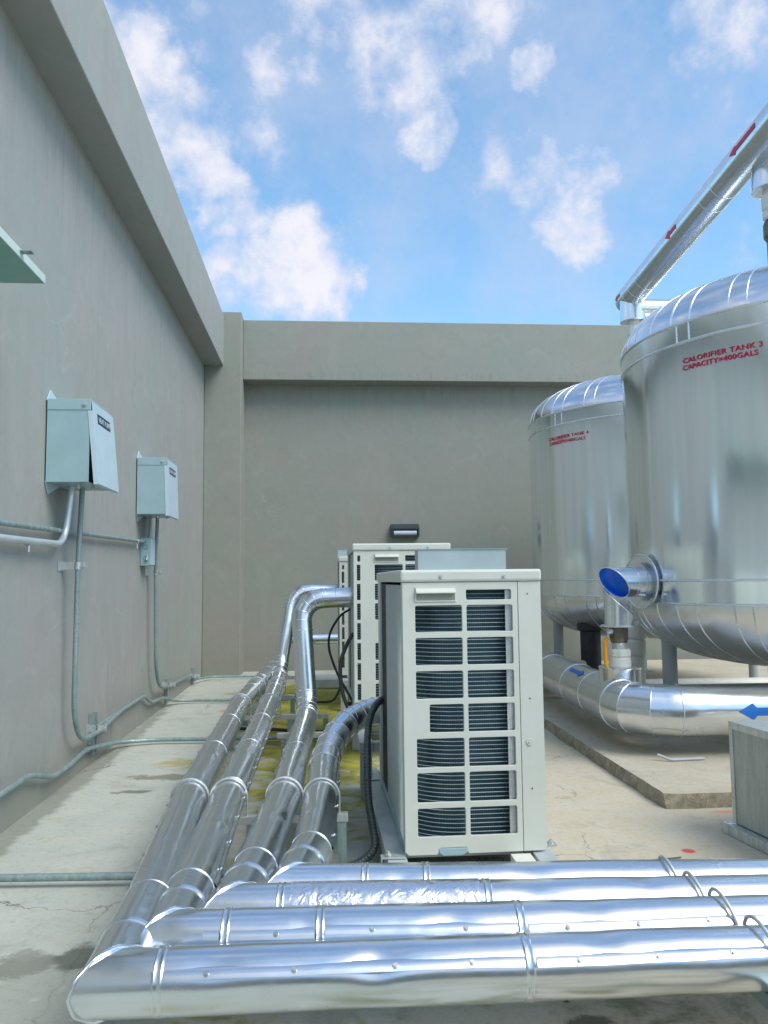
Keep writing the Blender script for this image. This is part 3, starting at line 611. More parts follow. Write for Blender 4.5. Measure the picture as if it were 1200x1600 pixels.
# ================================================================ heat pump units
FW = .775
def unit(loc, rz, label, extra=0.0, depth=1.5, duct=None, lines=True):
    """origin: front-left-bottom corner of the cabinet; x right, y back"""
    r = empty('heat_pump_unit', loc, label, 'heat pump', 'cream outdoor heat pump units', rz)
    W = FW + extra; H = 1.452; sx, sz = .00117, .001178
    fx = lambda c: extra + (c - 190) * sx
    fz = lambda c: H - (c - 262) * sz
    # front grille panel with its openings
    rows = [(370, 493), (520, 645), (672, 798), (824, 951), (978, 1108), (1132, 1264), (1290, 1416)]
    holes = [rrect(fx(493), fz(345), fx(709), fz(298), .008)]
    for i, (a, b_) in enumerate(rows):
        holes.append(rrect(fx(312 if i == 3 else 250), fz(b_), fx(472), fz(a), .010)); holes.append(rrect(fx(494), fz(b_), fx(714), fz(a), .010))
    if extra:
        holes.append(rrect(.035, fz(345), .062, fz(298), .006))
        for a, b_ in rows: holes.append(rrect(.03, fz(b_), .062, fz(a), .006))
    xs = fx(741)
    out_ = [(.02, 0)] + [(fx(340), 0), (fx(352), .034), (fx(474), .034), (fx(484), 0)] + [(xs - .0015, 0), (xs - .0015, H), (.0, H), (.0, .02)]
    vs, fs = holed_panel(out_, holes, extrude=.006, bevel=.0025)
    b_ = MB().add([(x, .0085 - z, y) for x, y, z in vs], fs); b_.build('front_panel', 'cream', r, smooth=.5, local=True)
    # side return of the front panel at left corner
    MB().box(.0, .0175, .0, .006, .075, H).build('corner_return', 'cream', r, local=True, bevel=.002)
    vs, fs = holed_panel([(xs + .0015, 0), (W - .02, 0), (W, .02), (W, H), (xs + .0015, H)], [], extrude=.006, bevel=.0025)
    sp = MB().add([(x, .0085 - z, y) for x, y, z in vs], fs).build('service_panel', 'cream', r, smooth=.5, local=True)
    for c in (320, 806, 1215): MB().cyl((xs + .055, -.0005, fz(c)), (xs + .055, -.002, fz(c)), .004, 12).build('rivet', 'dark_gap', sp, local=True)
    cp = MB().cyl((xs + .047, 0, fz(1005)), (xs + .047, -.004, fz(1005)), .02, 24).ring((xs + .047, -.004, fz(1005)), (0, 1, 0), .016, .002, 24).cyl((xs + .047, -.004, fz(1005)), (xs + .047, -.009, fz(1005)), .007, 6)
    cp.build('port_cap', 'cream', sp, smooth=.6, local=True)
    # body shell: right side, back, floor pan
    b_ = MB(); b_.box(W - .008, .02, .0, W, depth, H); b_.box(.0, depth - .05, .0, W - .01, depth, H); b_.build('casing', 'cream', r, local=True, bevel=.004)
    b_ = MB(); n_ = 46
    for i in range(n_):
        z = .05 + i * (H - .12) / n_; b_.box(W + .001, .05, z, W + .009, depth - .08, z + .018)
    b_.build('side_louvre', 'cream', r, local=True, bevel=.003)
    MB().box(.0, .03, -.0, W - .01, depth - .06, .05).build('base_pan', 'grey_enamel', r, local=True, bevel=.004)
    MB().prism([(fx(345), -.004, .032), (fx(480), -.004, .032), (fx(480), -.004, .01), (fx(455), -.004, -.006), (fx(365), -.004, -.006), (fx(345), -.004, .01)], (0, .06, 0)).build('drain_tray', 'grey_enamel', r, local=True, bevel=.003)
    # coil wrapped round the left corner, its guard wires
    def path(off, rad=.28):
        pts = [(fx(700) , .085 - off)]
        cx, cy = .035 + rad, .085 + rad
        for k in range(13):
            a = R(-90 - 90 * k / 12); pts.append((cx + (rad + off) * math.cos(a), cy + (rad + off) * math.sin(a)))
        pts.append((.035 - off, depth - .12)); return pts
    pth = path(0); z0, z1 = .055, H - .015
    b_ = MB(); vs = [V((x, y, z0)) for x, y in pth] + [V((x, y, z1)) for x, y in pth]; n_ = len(pth)
    b_.add(vs, [(i, i + 1, n_ + i + 1, n_ + i) for i in range(n_ - 1)]); b_.build('coil', M['coil_fin'], r, smooth=.8, local=True)
    b_ = MB(); wp = [V((x, y, 0)) for x, y in path(.022)]; k_ = 60
    for i in range(k_):
        z = z0 + .015 + (z1 - z0 - .02) * i / (k_ - 1); b_.tube([p + V((0, 0, z)) for p in wp], .0019, 5)
    for j in range(1, 9):
        y = .3 + j * (depth - .45) / 9; b_.cyl((wp[-1].x, y, z0), (wp[-1].x, y, z1), .0018, 6)
    b_.build('coil_guard', 'wire', r, smooth=.8, local=True)
    if lines:       # fine mesh over the exposed side
        b_ = MB()
        for j in range(int((depth - .66) / .012)):
            y = .10 + j * .012; b_.box(.0045, y, z0, .0065, y + .0022, z1)
        b_.build('side_mesh', 'wire', r, local=True)
    MB().box(fx(684), .024, .05, fx(740), .028, H - .03).build('end_plate', 'galv', r, local=True)
    # rear post at the left, and a dark box imitating the shaded gap next to it
    MB().box(-.006, depth - .19, .0, .012, depth - .05, H).build('rear_post', 'cream', r, local=True, bevel=.004)
    MB().box(.010, depth - .52, .02, .032, depth - .17, H - .01).build('slot_shade', 'dark_gap', r, local=True)
    MB().box(.004, .076, .0, .010, .098, H).build('corner_strip', 'cream', r, local=True, bevel=.002)
    # lid
    b_ = MB(); b_.box(-.012, -.012, H + .002, W + .006, depth + .008, H + .069)
    lid = b_.build('lid', 'cream', r, local=True, bevel=.014)
    for c in (372, 674): screw = MB().cyl((fx(c), -.0125, H + .03), (fx(c), -.016, H + .03), .011, 16).cyl((fx(c), -.016, H + .03), (fx(c), -.021, H + .03), .006, 6); screw.build('lid_screw', 'galv', lid, smooth=.6, local=True)
    # handle scoop
    hx0, hx1, hz0, hz1 = fx(250), fx(444), fz(352), fz(284)
    h = MB(); h.box(hx0, -.006, hz1 - .028, hx1, .0, hz1); h.box(hx0, -.006, hz0, hx0 + .007, .0, hz1 - .028); h.box(hx1 - .007, -.006, hz0, hx1, .0, hz1 - .028); h.box(hx0 + .007, -.006, hz0, hx1 - .007, .0, hz0 + .007)
    h.prism([(hx0 + .004, -.006, hz1 - .006), (hx0 + .004, -.028, hz1 - .028), (hx0 + .004, -.028, hz1 - .034), (hx0 + .004, -.006, hz1 - .030)], (hx1 - hx0 - .008, 0, 0))
    for q in range(1, 5): h.box(hx0 + q * (hx1 - hx0) / 5 - .0015, -.0075, hz1 - .028, hx0 + q * (hx1 - hx0) / 5 + .0015, -.006, hz1 - .002)
    h = h.build('handle', 'cream', r, local=True, bevel=.002)
    MB().box(hx0 + .0085, -.0025, hz0 + .0085, hx1 - .0085, -.0008, hz1 - .031).build('recess_shade', 'grip_shadow', h, local=True)  # flat plate coloured as the shade inside the grip
    if duct:
        x0, x1, y0, y1, hh = duct; z = H + .070; t = .002; b_ = MB()
        b_.box(x0, y0, z, x1, y0 + t, z + hh); b_.box(x0, y1, z, x1, y1 + t, z + hh); b_.box(x0, y0 + t, z, x0 + t, y1, z + hh); b_.box(x1 - t, y0 + t, z, x1, y1, z + hh)
        b_.box(x0 - .004, y0 - .006, z + hh, x1 + .010, y0 + t + .004, z + hh + .003)
        b_.build('discharge_collar', 'grey_sheet', r, local=True)
    return r
m = Mat('coil_fin'); wv = m.N.new('ShaderNodeTexWave'); wv.wave_type = 'BANDS'; wv.bands_direction = 'DIAGONAL'; wv.inputs['Scale'].default_value = 60; m.L.new(m.vec((1, 1, 0), 'Object'), wv.inputs['Vector'])
nn = m.noise(m.vec((3, 3, .8), 'Object'), 3, 6, .6)
m.put('Base Color', m.mix(m.map(nn, .3, .7), (.022, .060, .095), (.05, .11, .145))); m.put('Metallic', .4); m.put('Roughness', .42); m.bump(wv.outputs['Fac'], .6, .003); M['coil_fin'] = m.m
M['grip_shadow'] = paint('handle_shade', (.30, .32, .26), .6, 0, .05, 6, 0)  # darker cream: shade inside the handle put into the colour
unit((.421, 4.335, .181), R(.9), 'nearest cream heat pump unit standing alone in front, with a grey collar on its lid', 0, 1.60, (.095, .59, .03, .17, .112))
unit((.262, 7.3, .465), R(.3), 'taller middle cream unit seen behind the nearest one, its lid the highest', .125, 1.5, None)
unit((.185, 10.3, .435), 0, 'farthest cream unit mostly hidden behind the middle one, a sliver at its left', .125, 1.3, (-.02, .7, .1, .7, .10))

# ---- stands
r = empty('unit_stand', (.8, 5.2, 0), 'low pale steel channel stand bolted under the nearest heat pump unit', 'stand')
for x, nm in ((.38, 0), (1.17, 1)):
    b_ = MB(); channel(b_, (x - .03 if nm == 0 else x, 6.42, .172), (x, 4.02, .172), .105, .085, .006); b_.build('rail', 'stand', r, bevel=.003)
    b_ = MB()
    for y in (4.12, 5.2, 6.3): b_.box(x - .035, y - .04, 0, x + .035, y + .04, .165)
    b_.build('foot', 'leg', r)
for y in (4.6, 5.6): MB().box(.435, y - .03, .09, 1.11, y + .03, .16).build('cross_bar', 'stand', r, bevel=.003)
MB().box(.99, 4.22, .10, 1.10, 4.34, .172).build('packing_block', 'pvc', r, bevel=.004)
for (x, y) in ((.345, 4.34), (.34, 6.0)):
    b_ = MB(); b_.box(x - .055, y - .03, .176, x + .075, y + .03, .183); b_.box(x - .055, y - .03, .12, x - .048, y + .03, .176); b_.cyl((x - .015, y, .183), (x - .015, y, .21), .008, 8); b_.cyl((x - .015, y, .185), (x - .015, y, .197), .018, 6)
    b_.build('hold_down_clamp', 'galv', r, bevel=.001)
b_ = MB(); b_.box(1.19, 4.42, .175, 1.27, 4.48, .183); b_.cyl((1.245, 4.45, .183), (1.245, 4.45, .205), .008, 8); b_.cyl((1.245, 4.45, .183), (1.245, 4.45, .196), .016, 6); b_.build('hold_down_clamp', 'galv', r)
r = empty('unit_stand', (.7, 7.5, 0), 'tall pale painted stand with square legs under the middle unit', 'stand')
for x in (.305, 1.06):
    MB().box(x - .05, 6.1, .345, x + .05, 9.0, .425).build('rail', 'leg', r, bevel=.004)
    for y in (6.15, 7.9, 8.9): MB().box(x - .045, y - .045, 0, x + .045, y + .045, .343).build('leg', 'leg', r, bevel=.004)
MB().box(.36, 6.12, .35, 1.0, 6.2, .42).build('cross_bar', 'leg', r, bevel=.004)
r = empty('unit_stand', (.7, 11, 0), 'pale painted stand under the farthest unit near the back wall', 'stand')
for x in (.235, 1.0):
    MB().box(x - .05, 10.1, .32, x + .05, 11.9, .395).build('rail', 'leg', r, bevel=.004)
    for y in (10.2, 11.7): MB().box(x - .045, y - .045, 0, x + .045, y + .045, .318).build('leg', 'leg', r, bevel=.004)

# ---- corrugated flexible conduit and cables
def catmull(P_, n=12):
    P_ = [V(p) for p in P_]; P_ = [2 * P_[0] - P_[1]] + P_ + [2 * P_[-1] - P_[-2]]; o = []
    for i in range(1, len(P_) - 2):
        for k in range(n):
            t = k / n; a, b_, c, d = P_[i - 1:i + 3]
            o.append(.5 * ((2 * b_) + (c - a) * t + (2 * a - 5 * b_ + 4 * c - d) * t * t + (3 * b_ - a - 3 * c + d) * t ** 3))
    return o + [P_[-2]]
def corrugated(pts, r_, label, name='flexible_conduit', pitch=.024, mat='black'):
    P_ = catmull(pts, 24); o = [P_[0]]; acc = 0; last = P_[0]; st = pitch / 4; rad = []
    # resample
    S = [0]
    for i in range(1, len(P_)): S.append(S[-1] + (P_[i] - P_[i - 1]).length)
    n_ = int(S[-1] / st); o = []; j = 0
    for i in range(n_):
        s_ = i * st
        while S[j + 1] < s_: j += 1
        f = (s_ - S[j]) / (S[j + 1] - S[j]); o.append(P_[j].lerp(P_[j + 1], f)); rad.append(r_ * (1 if i % 4 < 2 else .78))
    return tag(MB().rings(sweep(o, rad, 14), caps=(True, True)).build(name, mat, smooth=1.0), label, 'conduit')
M['flexc'] = paint('grey_plastic_coated_conduit', (.10, .13, .13), .3, .3, .2, 20, 0)
corrugated([(.50, 5.85, .72), (.41, 5.72, .80), (.32, 5.55, .74), (.28, 5.4, .60), (.265, 5.1, .30), (.28, 4.9, .17), (.28, 4.76, .09), (.2, 4.67, .045), (.1, 4.62, .035), (-.1, 4.6, .035)], .025, 'dark ribbed flexible conduit looping down from behind the nearest unit', mat='flexc')
def cable(pts, r_, label, mat='black'):
    return tag(MB().tube(catmull(pts, 8), r_, 8).build('cable', mat, smooth=1), label, 'cable', 'cables hanging beside the middle unit')
cable([(.26, 8.3, 1.35), (.15, 8.2, 1.28), (.05, 8.1, 1.12), (.04, 8.05, .95), (.12, 8.0, .72), (.2, 7.9, .58), (.27, 7.8, .46)], .012, 'thin black cable bowing out the farthest left beside the middle unit')
cable([(.262, 7.5, 1.15), (.2, 7.45, 1.05), (.14, 7.42, .88), (.15, 7.4, .65), (.2, 7.38, .5), (.27, 7.36, .40)], .018, 'thicker black cable hanging against the left side of the middle unit')
cable([(-1.0, 9.0, .03), (-.6, 8.9, .03), (-.3, 8.8, .025), (.0, 8.7, .03), (.15, 8.3, .12), (.22, 8.0, .3), (.24, 7.9, .45)], .018, 'black cable lying across the mossy floor under the pipes')
cable([(-.4, 10.9, .03), (-.1, 10.8, .03), (.1, 10.8, .05), (.2, 10.9, .2)], .016, 'black cable on the floor below the farthest unit')

# ================================================================ tanks
XT, RT = 4.9, 1.75
ZL, ZB, ZU, ZT = 1.40, 1.615, 3.815, 4.0
def arcprof(a, b_, c, n): return [(b_[0] + a[0] * math.cos(t), b_[1] + a[1] * math.sin(t)) for t in [c[0] + (c[1] - c[0]) * i / n for i in range(n + 1)]]
def tank(loc, label, number, txt_px):
    r = empty('calorifier_tank', loc, label, 'water tank', 'silver calorifier tanks on the plinth'); c = V(loc)
    shell = [(RT * 1.0, ZL), (RT, 2.2), (RT, 3.0), (RT, ZT)]
    rs = []
    for i in range(13):
        z = ZL + (ZT - ZL) * i / 12; row = []
        for k in range(256):
            a = 2 * math.pi * k / 256; fade = min(1, (z - ZL) / .25, (ZT - z) / .2)
            q = RT + fade * (.0085 * mnoise.noise(V((a * 4.2, z * .12, number * 3.3))) + (.0030) * mnoise.noise(V((a * 13, z * .2, number * 7.7))))
            row.append((c.x + q * math.cos(a), c.y + q * math.sin(a), z))
        rs.append(row)
    MB().rings(rs).build('shell', 'tank', r, smooth=.5)
    def dome(z, h, sgn, kn):    # torispherical: knuckle then shallow crown
        pr = []
        for i in range(25):
            t = (math.pi / 2) * i / 24; e = kn
            pr.append((RT * max(0.001, math.cos(t)) ** e, z + sgn * h * math.sin(t) ** 1.0))
        pr[-1] = (.01, pr[-1][1]); return pr
    top = dome(ZT, .60, 1, .62); bot = dome(ZL, .64, -1, .72)
    dt = MB().lathe((c.x, c.y, 0), top, 160, (False, True)).build('top_dome', 'clad', r, smooth=.5)
    db = MB().lathe((c.x, c.y, 0), bot[::-1], 160, (True, False)).build('bottom_dome', 'dome', r, smooth=.5)
    for prof, par, ph in ((top, dt, .04), (bot, db, .0)):
        b_ = MB(); k_ = 40
        for i in range(k_):
            a = 2 * math.pi * i / k_ + ph + (.035 * math.sin(i * 2.7)); b_.tube([(c.x + (q[0] + .003) * math.cos(a), c.y + (q[0] + .003) * math.sin(a), q[1]) for q in prof[:20]], .0065, 6)
        b_.build('gore_seams', 'bead', par, smooth=1)
    for z in (ZL, ZB, ZU, ZT): MB().ring((c.x, c.y, z), (0, 0, 1), RT + .005, .012, 160, 8).build('seam_band', 'bead', r, smooth=1)
    for a in (203, 207.5, 262): 
        a = R(a); b_ = MB(); b_.cyl((c.x + (RT + .003) * math.cos(a), c.y + (RT + .003) * math.sin(a), ZU), (c.x + (RT + .003) * math.cos(a), c.y + (RT + .003) * math.sin(a), ZT), .007, 8); b_.build('vertical_seam', 'bead', r, smooth=1)
    for a in (165, 255, 345, 75):
        a = R(a); x, y = c.x + 1.39 * math.cos(a), c.y + 1.39 * math.sin(a); b_ = MB()
        b_.cyl((x, y, .1), (x, y, 1.12), .075, 24); b_.box(x - .13, y - .13, .1, x + .13, y + .13, .115); b_.build('leg', 'leg', r, smooth=.6)
    # stencilled words
    def hit(px, py):
        d = ray(px, py); o = CAMPOS; A = d.x ** 2 + d.y ** 2; ox, oy = o.x - c.x, o.y - c.y; B = 2 * (ox * d.x + oy * d.y); C_ = ox * ox + oy * oy - RT * RT
        t = (-B - math.sqrt(max(0, B * B - 4 * A * C_))) / (2 * A); p = o + d * t; return math.atan2(p.y - c.y, p.x - c.x) % (2 * math.pi), p.z
    (l0, r0), (l1, r1), hgt = txt_px
    rows_ = ((f'CALORIFIER TANK {number}', hit(*l0), hit(*r0)), ('CAPACITY=400GALS', hit(*l1), hit(*r1)))
    for s_, (a0, z0), (a1, z1) in rows_:
        vs, fs = text_mesh(s_, 1, .0, .022, 1.06); x0 = min(v_.x for v_ in vs); x1 = max(v_.x for v_ in vs)
        k = (a1 - a0) / (x1 - x0); q = []
        zc = (z0 + z1) / 2
        for v_ in vs:
            a = a0 + (v_.x - x0) * k; q.append((c.x + (RT + .006) * math.cos(a), c.y + (RT + .006) * math.sin(a), zc - hgt / 2 + v_.y * hgt / .72))
        MB().add(q, fs).build('stencilled_lettering', 'red_text', r)
    a0, z0 = rows_[1][1]; a1, z1 = rows_[1][2]; zz = (z0 + z1) / 2; b_ = MB(); nn_ = 16; uv = []
    wa = (a1 - a0) * (.9 if number == 3 else .75); a0 -= .04 * wa
    for i in range(nn_ + 1):
        for j in range(2):
            a = a0 + wa * i / nn_; b_.v.append(V((c.x + (RT + .003) * math.cos(a), c.y + (RT + .003) * math.sin(a), zz + (-hgt * .95 if j == 0 else hgt * (1.0 if number == 3 else 1.6)))))
    for i in range(nn_): b_.f.append((i * 2, i * 2 + 2, i * 2 + 3, i * 2 + 1))
    o = b_.build('paint_overspray', 'spray3' if number == 3 else 'spray4', r); ul = o.data.uv_layers.new(name='UVMap')
    for lp in o.data.loops:
        vi = lp.vertex_index; ul.data[lp.index].uv = ((vi // 2) / nn_, vi % 2)
    return r
T3 = tank((XT, 7.69, .1), 'large nearer silver tank marked CALORIFIER TANK 3, cut by the right edge', 3, (((1067, 563.5), (1192, 537.5)), ((1067, 574.5), (1185, 551)), .046))
T4 = tank((XT, 11.62, .1), 'farther silver tank marked CALORIFIER TANK 4, half hidden behind the nearer one', 4, (((858, 687.3), (920, 675)), ((859, 693.7), (915, 684.7)), .046))

# ---- nozzle stub with open mitred end on tank 3 and its vertical elbow leg
r = empty('mitred_drain_elbow', (2.7, 7.2, .9), 'open mitred silver elbow showing blue film, sticking out of the nearer tank', 'pipe elbow')
A = V((3.30, 7.63, 1.60)); B = V((2.79, 7.50, 1.60)); RN = .145
ax = (B - A).normalized(); cutn = V((-.74, -.46, -.50)).normalized()
b_ = MB().rings(sweep([A, B], RN, 64, cuts=(None, cutn))); b_.build('horizontal_sleeve', 'clad', r, smooth=.4)
rs = sweep([A, B], RN, 64, cuts=(None, cutn))[-1]; MB().loop(rs, .006).build('cut_lip', 'bead', r, smooth=1)
inner = [B + (p - B) * .965 - ax * .05 for p in rs]; MB().add(inner, [tuple(range(64))]).build('blue_liner', 'blue', r)
MB().rings([[B + (p - B) * .985 for p in rs], [B + (p - B) * .965 - ax * .05 for p in rs]]).build('liner_edge', 'blue', r)
cx, cy = 2.81, 7.47
vs_ = sweep([(cx + .01, cy, 1.19), (cx + .01, cy, 1.415)], .140, 48, cuts=(None, V((.60, -.30, .74)).normalized()))
MB().rings(vs_).build('vertical_sleeve', 'clad', r, smooth=.4); MB().loop(vs_[-1], .005).build('sleeve_lip', 'bead', r, smooth=1)
MB().cyl((cx, cy, 1.180), (cx, cy, 1.192), .172, 48).build('collar_disc', 'bead', r, smooth=.5)
FD = V((-.97, -.25, 0)).normalized(); F0 = V((3.10, 7.58, 1.605))
for dd, rr_ in ((0, .262), (.06, .19)):
    b_ = MB().cyl(F0 - FD * dd * -1, F0 + FD * (dd + .012), rr_, 64); b_.build('flange_disc', 'clad', r, smooth=.5)
MB().ring(F0 + FD * .012, FD, .262, .009, 64).build('flange_rim', 'bead', r, smooth=1)
bead(r, F0 + FD * .13, ax, RN + .001, .005)
# ---- valve stack
r = empty('valve_stack', (cx, cy, .75), 'bronze ball valve on white plastic unions below the open blue-lined elbow', 'valve')
b_ = MB().cyl((cx, cy, 1.105), (cx, cy, 1.211), .092, 8); b_.cyl((cx, cy, 1.06), (cx, cy, 1.105), .075, 24, .09); b_.build('valve_body', 'brass', r, smooth=.5)
b_ = MB().cyl((cx, cy, 1.0), (cx, cy, 1.06), .068, 32); b_.ring((cx, cy, 1.05), (0, 0, 1), .068, .006); b_.build('threaded_neck', 'galv', r, smooth=.6)
b_ = MB().lathe((cx, cy, 0), [(.100, .93), (.106, .935), (.106, .99), (.098, .998), (.07, 1.0)], 10); b_.build('upper_union', 'pvc', r, smooth=.3)
b_ = MB().lathe((cx, cy, 0), [(.104, .84), (.104, .905), (.098, .926), (.09, .93)], 32); b_.build('lower_union', 'pvc', r, smooth=.5)
hd = MB(); hx_ = cx - .15; hd.tube(rounded([(hx_ + .04, cy - .02, 1.11), (hx_ - .0, cy - .03, 1.08), (hx_ - .0, cy - .03, .87), (hx_ + .012, cy - .03, .83)], .03, 4), .0185, 10)
hd = hd.build('lever_grip', 'yellow', r, smooth=1)
MB().cyl((cx - .06, cy - .02, 1.17), (cx - .12, cy - .02, 1.17), .03, 12).cyl((cx - .115, cy - .02, 1.17), (cx - .115, cy - .03, 1.10), .012, 8).build('lever_hub', 'galv', r, smooth=.6)

r.location.z -= .032
# ---- big pipe on the plinth
r = empty('insulated_main', (2.7, 7, .2), 'thick silver main lying low on the plinth with a blue arrow', 'pipe')
RM, ZM = .225, .48
a0 = V((2.92, 12.6, ZM)); c0 = V((2.715, 6.86, ZM)); e0 = V((6.5, 6.74, ZM)); el = arc(a0, c0, e0, 3, .36)
b_ = MB().rings(sweep([a0] + el + [e0], RM, 80, wob=.002, step=.08, seed=11), caps=(True, True)); b_.build('cladding', 'clad', r, smooth=.3)
elbow_beads(r, [a0] + el + [e0], RM, .005)
for y in (7.9, 8.6, 9.7): bead(r, (2.715 + (y - 6.86) * .0357, y, ZM), (.0357, 1, 0), RM + .001, .005)
for x in (3.45,): pass
b_ = MB().lathe((cx, cy, 0), [(.195, .50), (.195, .77), (.20, .785), (.20, .80), (.18, .807), (.02, .81)], 48); b_.build('branch_collar', 'clad', r, smooth=.4)
for y in (6.62, 10.4):
    pass
b_ = MB(); b_.tube(rounded([(2.80, 6.66, .15), (2.9, 6.62, .112), (3.2, 6.64, .112)], .03), .012, 8); b_.build('bent_rod', 'leg', r); b_ = MB(); b_.box(4.35, 6.70, .1, 4.45, 6.92, .262); b_.build('saddle', 'leg', r)
def wrap_arrow(parent, a, b_, R_, ang, face, L_, Wd, mat, name='flow_arrow'):
    """arrow painted round a pipe a->b, tip at a"""
    a, b_ = V(a), V(b_); d = (b_ - a).normalized(); side = (V(face) - d * V(face).dot(d)).normalized(); up = d.cross(side); up = up if up.z > 0 else -up
    mb = MB(); n_ = 24; rows = []
    for i in range(n_ + 1):
        u = L_ * i / n_; head = min(L_ * .34, .13)
        hw = Wd * (u / head) if u < head else Wd * .45
        rows.append((u, hw))
        if abs(u - head) < L_ / n_ and u < head: pass
    m_ = 8
    for u, hw in rows:
        for k in range(m_ + 1):
            t = ang + hw / R_ * (2 * k / m_ - 1); mb.v.append(a + d * u + (side * math.cos(t) + up * math.sin(t)) * (R_ + .0045))
    for i in range(n_):
        for k in range(m_): mb.f.append((i * (m_ + 1) + k, i * (m_ + 1) + k + 1, (i + 1) * (m_ + 1) + k + 1, (i + 1) * (m_ + 1) + k))
    return mb.build(name, mat, parent, smooth=1)
wrap_arrow(r, (3.52, 6.835, ZM), (5, 6.787, ZM), RM, R(4), (0, -1, 0), .75, .075, 'blue_paint')
wrap_arrow(r, (2.754, 8.0, ZM), (2.788, 8.9, ZM), RM, R(55), (-1, -.2, 0), .5, .05, 'blue_paint')

# ---- overhead pipe linking tank tops
r = empty('overhead_pipe', (4.4, 9, 5.5), 'silver overhead pipe with red arrows linking the tops of the two tanks against the sky', 'pipe')
def at_y(px, py, Y): d = ray(px, py); return CAMPOS + d * ((Y - CAMPOS.y) / d.y)
RO = .185
oa = at_y(982, 468, 11.45); ob = at_y(1163, 250, 7.75); dd = (ob - oa).normalized(); oc = ob + dd * 1.9
b_ = MB().rings(sweep([oa - dd * .05, oc], RO, 96), caps=(True, True)); b_.build('cladding', 'overhead', r, smooth=.3)
cap_ = MB().lathe((0, 0, 0), [(RO + .004, 0), (RO + .004, .04), (RO * .93, .09), (RO * .75, .13), (RO * .4, .155), (.01, .16)], 48)
q = (-dd).to_track_quat('Z', 'Y').to_matrix().to_4x4(); cap_.v = [oa - dd * .02 + (q @ p) for p in cap_.v]; cap_.build('end_cap', 'clad', r, smooth=.6)
for t in (.25, .5, .8): bead(r, oa + dd * t, dd, RO + .001, .004)
L_o = (ob - oa).length
for t in (L_o - .75, L_o - .45): bead(r, oa + dd * t, dd, RO + .001, .004)
wrap_arrow(r, oa + dd * (L_o * .53), ob, RO, R(-2), (-1, -.3, 0), .34, .06, 'red_paint')
wrap_arrow(r, ob + dd * .05, oc, RO, R(2), (-1, -.3, 0), .55, .06, 'red_paint')
wrap_arrow(r, oa - dd * .05, ob, RO, R(5), (-1, -.3, 0), .2, .05, 'red_paint')
def drop(cen, label, zend, par):
    c = V(cen); b_ = MB().rings(sweep([(c.x, c.y, c.z - .05), (c.x, c.y, c.z - .40)], RO * 1.02, 48), caps=(True, True)); b_.build('branch_collar', 'clad', par, smooth=.4)
    MB().ring((c.x, c.y, c.z - .40), (0, 0, 1), RO * 1.02, .006).build('collar_rim', 'bead', par, smooth=1)
    f = empty('plastic_fitting', (c.x, c.y, c.z - .8), label, 'pipe fitting', 'fittings under the overhead pipe')
    MB().lathe((c.x, c.y, 0), [(.09, c.z - .62), (.105, c.z - .60), (.105, c.z - .46), (.09, c.z - .44), (.09, c.z - .401)], 10).build('union_nut', 'pvc', f, smooth=.3)
    MB().lathe((c.x, c.y, 0), [(.08, c.z - .72), (.10, c.z - .70), (.10, c.z - .63), (.085, c.z - .62)], 10).build('lower_nut', 'pvc', f, smooth=.3)
    MB().lathe((c.x, c.y, 0), [(.075, zend), (.075, c.z - .95), (.105, c.z - .90), (.105, c.z - .76), (.08, c.z - .72)], 8).build('bronze_body', 'brass', f, smooth=.3)
drop(oa + dd * .12 + V((.02, 0, 0)), 'cream and bronze fitting dropping from the far end of the overhead pipe', 4.3, r)
nc = at_y(1206, 300, 7.62); 
nc = V((nc.x, nc.y, (ob + dd * .1).z))
drop(nc, 'cream and bronze fitting cut by the right edge, dropping from the overhead pipe', 4.35, r)
st0 = oa + dd * .15 + V((.05, .0, -.22)); b_ = MB().rings(sweep([st0, st0 + V((1.8, .1, .05))], .155, 48, wob=.001, seed=5), caps=(True, True)); b_.build('side_branch', 'clad', r, smooth=.3)
for t in (.3, .62): bead(r, st0 + V((t, t * .055, t * .028)), (1, .055, .028), .156, .004)

# ---- small plastic standpipe and concrete stub behind the valve
r = empty('plastic_standpipe', (3.3, 8.9, .1), 'cream plastic standpipe with couplings behind the white valve unions', 'pipe fitting')
d = ray(994, 1040); p = CAMPOS + d * ((8.9) / d.y); 
MB().lathe((p.x, 8.9, 0), [(.10, .1), (.10, .75), (.115, .78), (.115, .92), (.10, .94), (.12, .97), (.12, 1.12), (.11, 1.14)], 24).build('couplings', 'pvc', r, smooth=.4)
d = ray(897, 1040); p = CAMPOS + d * (10.6 / d.y)
tag(MB().lathe((p.x, 10.6, 0), [(.17, .1), (.165, .5), (.15, .53), (.02, .535)], 20).build('concrete_stub', 'slab', smooth=.5), 'short broken concrete stub standing behind the big plinth main', 'stub')
d = ray(921, 1015); p = CAMPOS + d * (11.0 / d.y)
tag(MB().lathe((p.x + .02, 11.0, 0), [(.14, .1), (.14, .9), (.18, .92), (.18, 1.02)], 20).build('drain_pipe', 'black', smooth=.5), 'black drain pipe under the farther tank', 'pipe')
tag(MB().tube([(3.0, 10.2, .24), (7.0, 10.0, .24)], .09, 24).build('floor_pipe', 'pvc', smooth=.5), 'cream pipe lying on the plinth behind the tank legs', 'pipe')

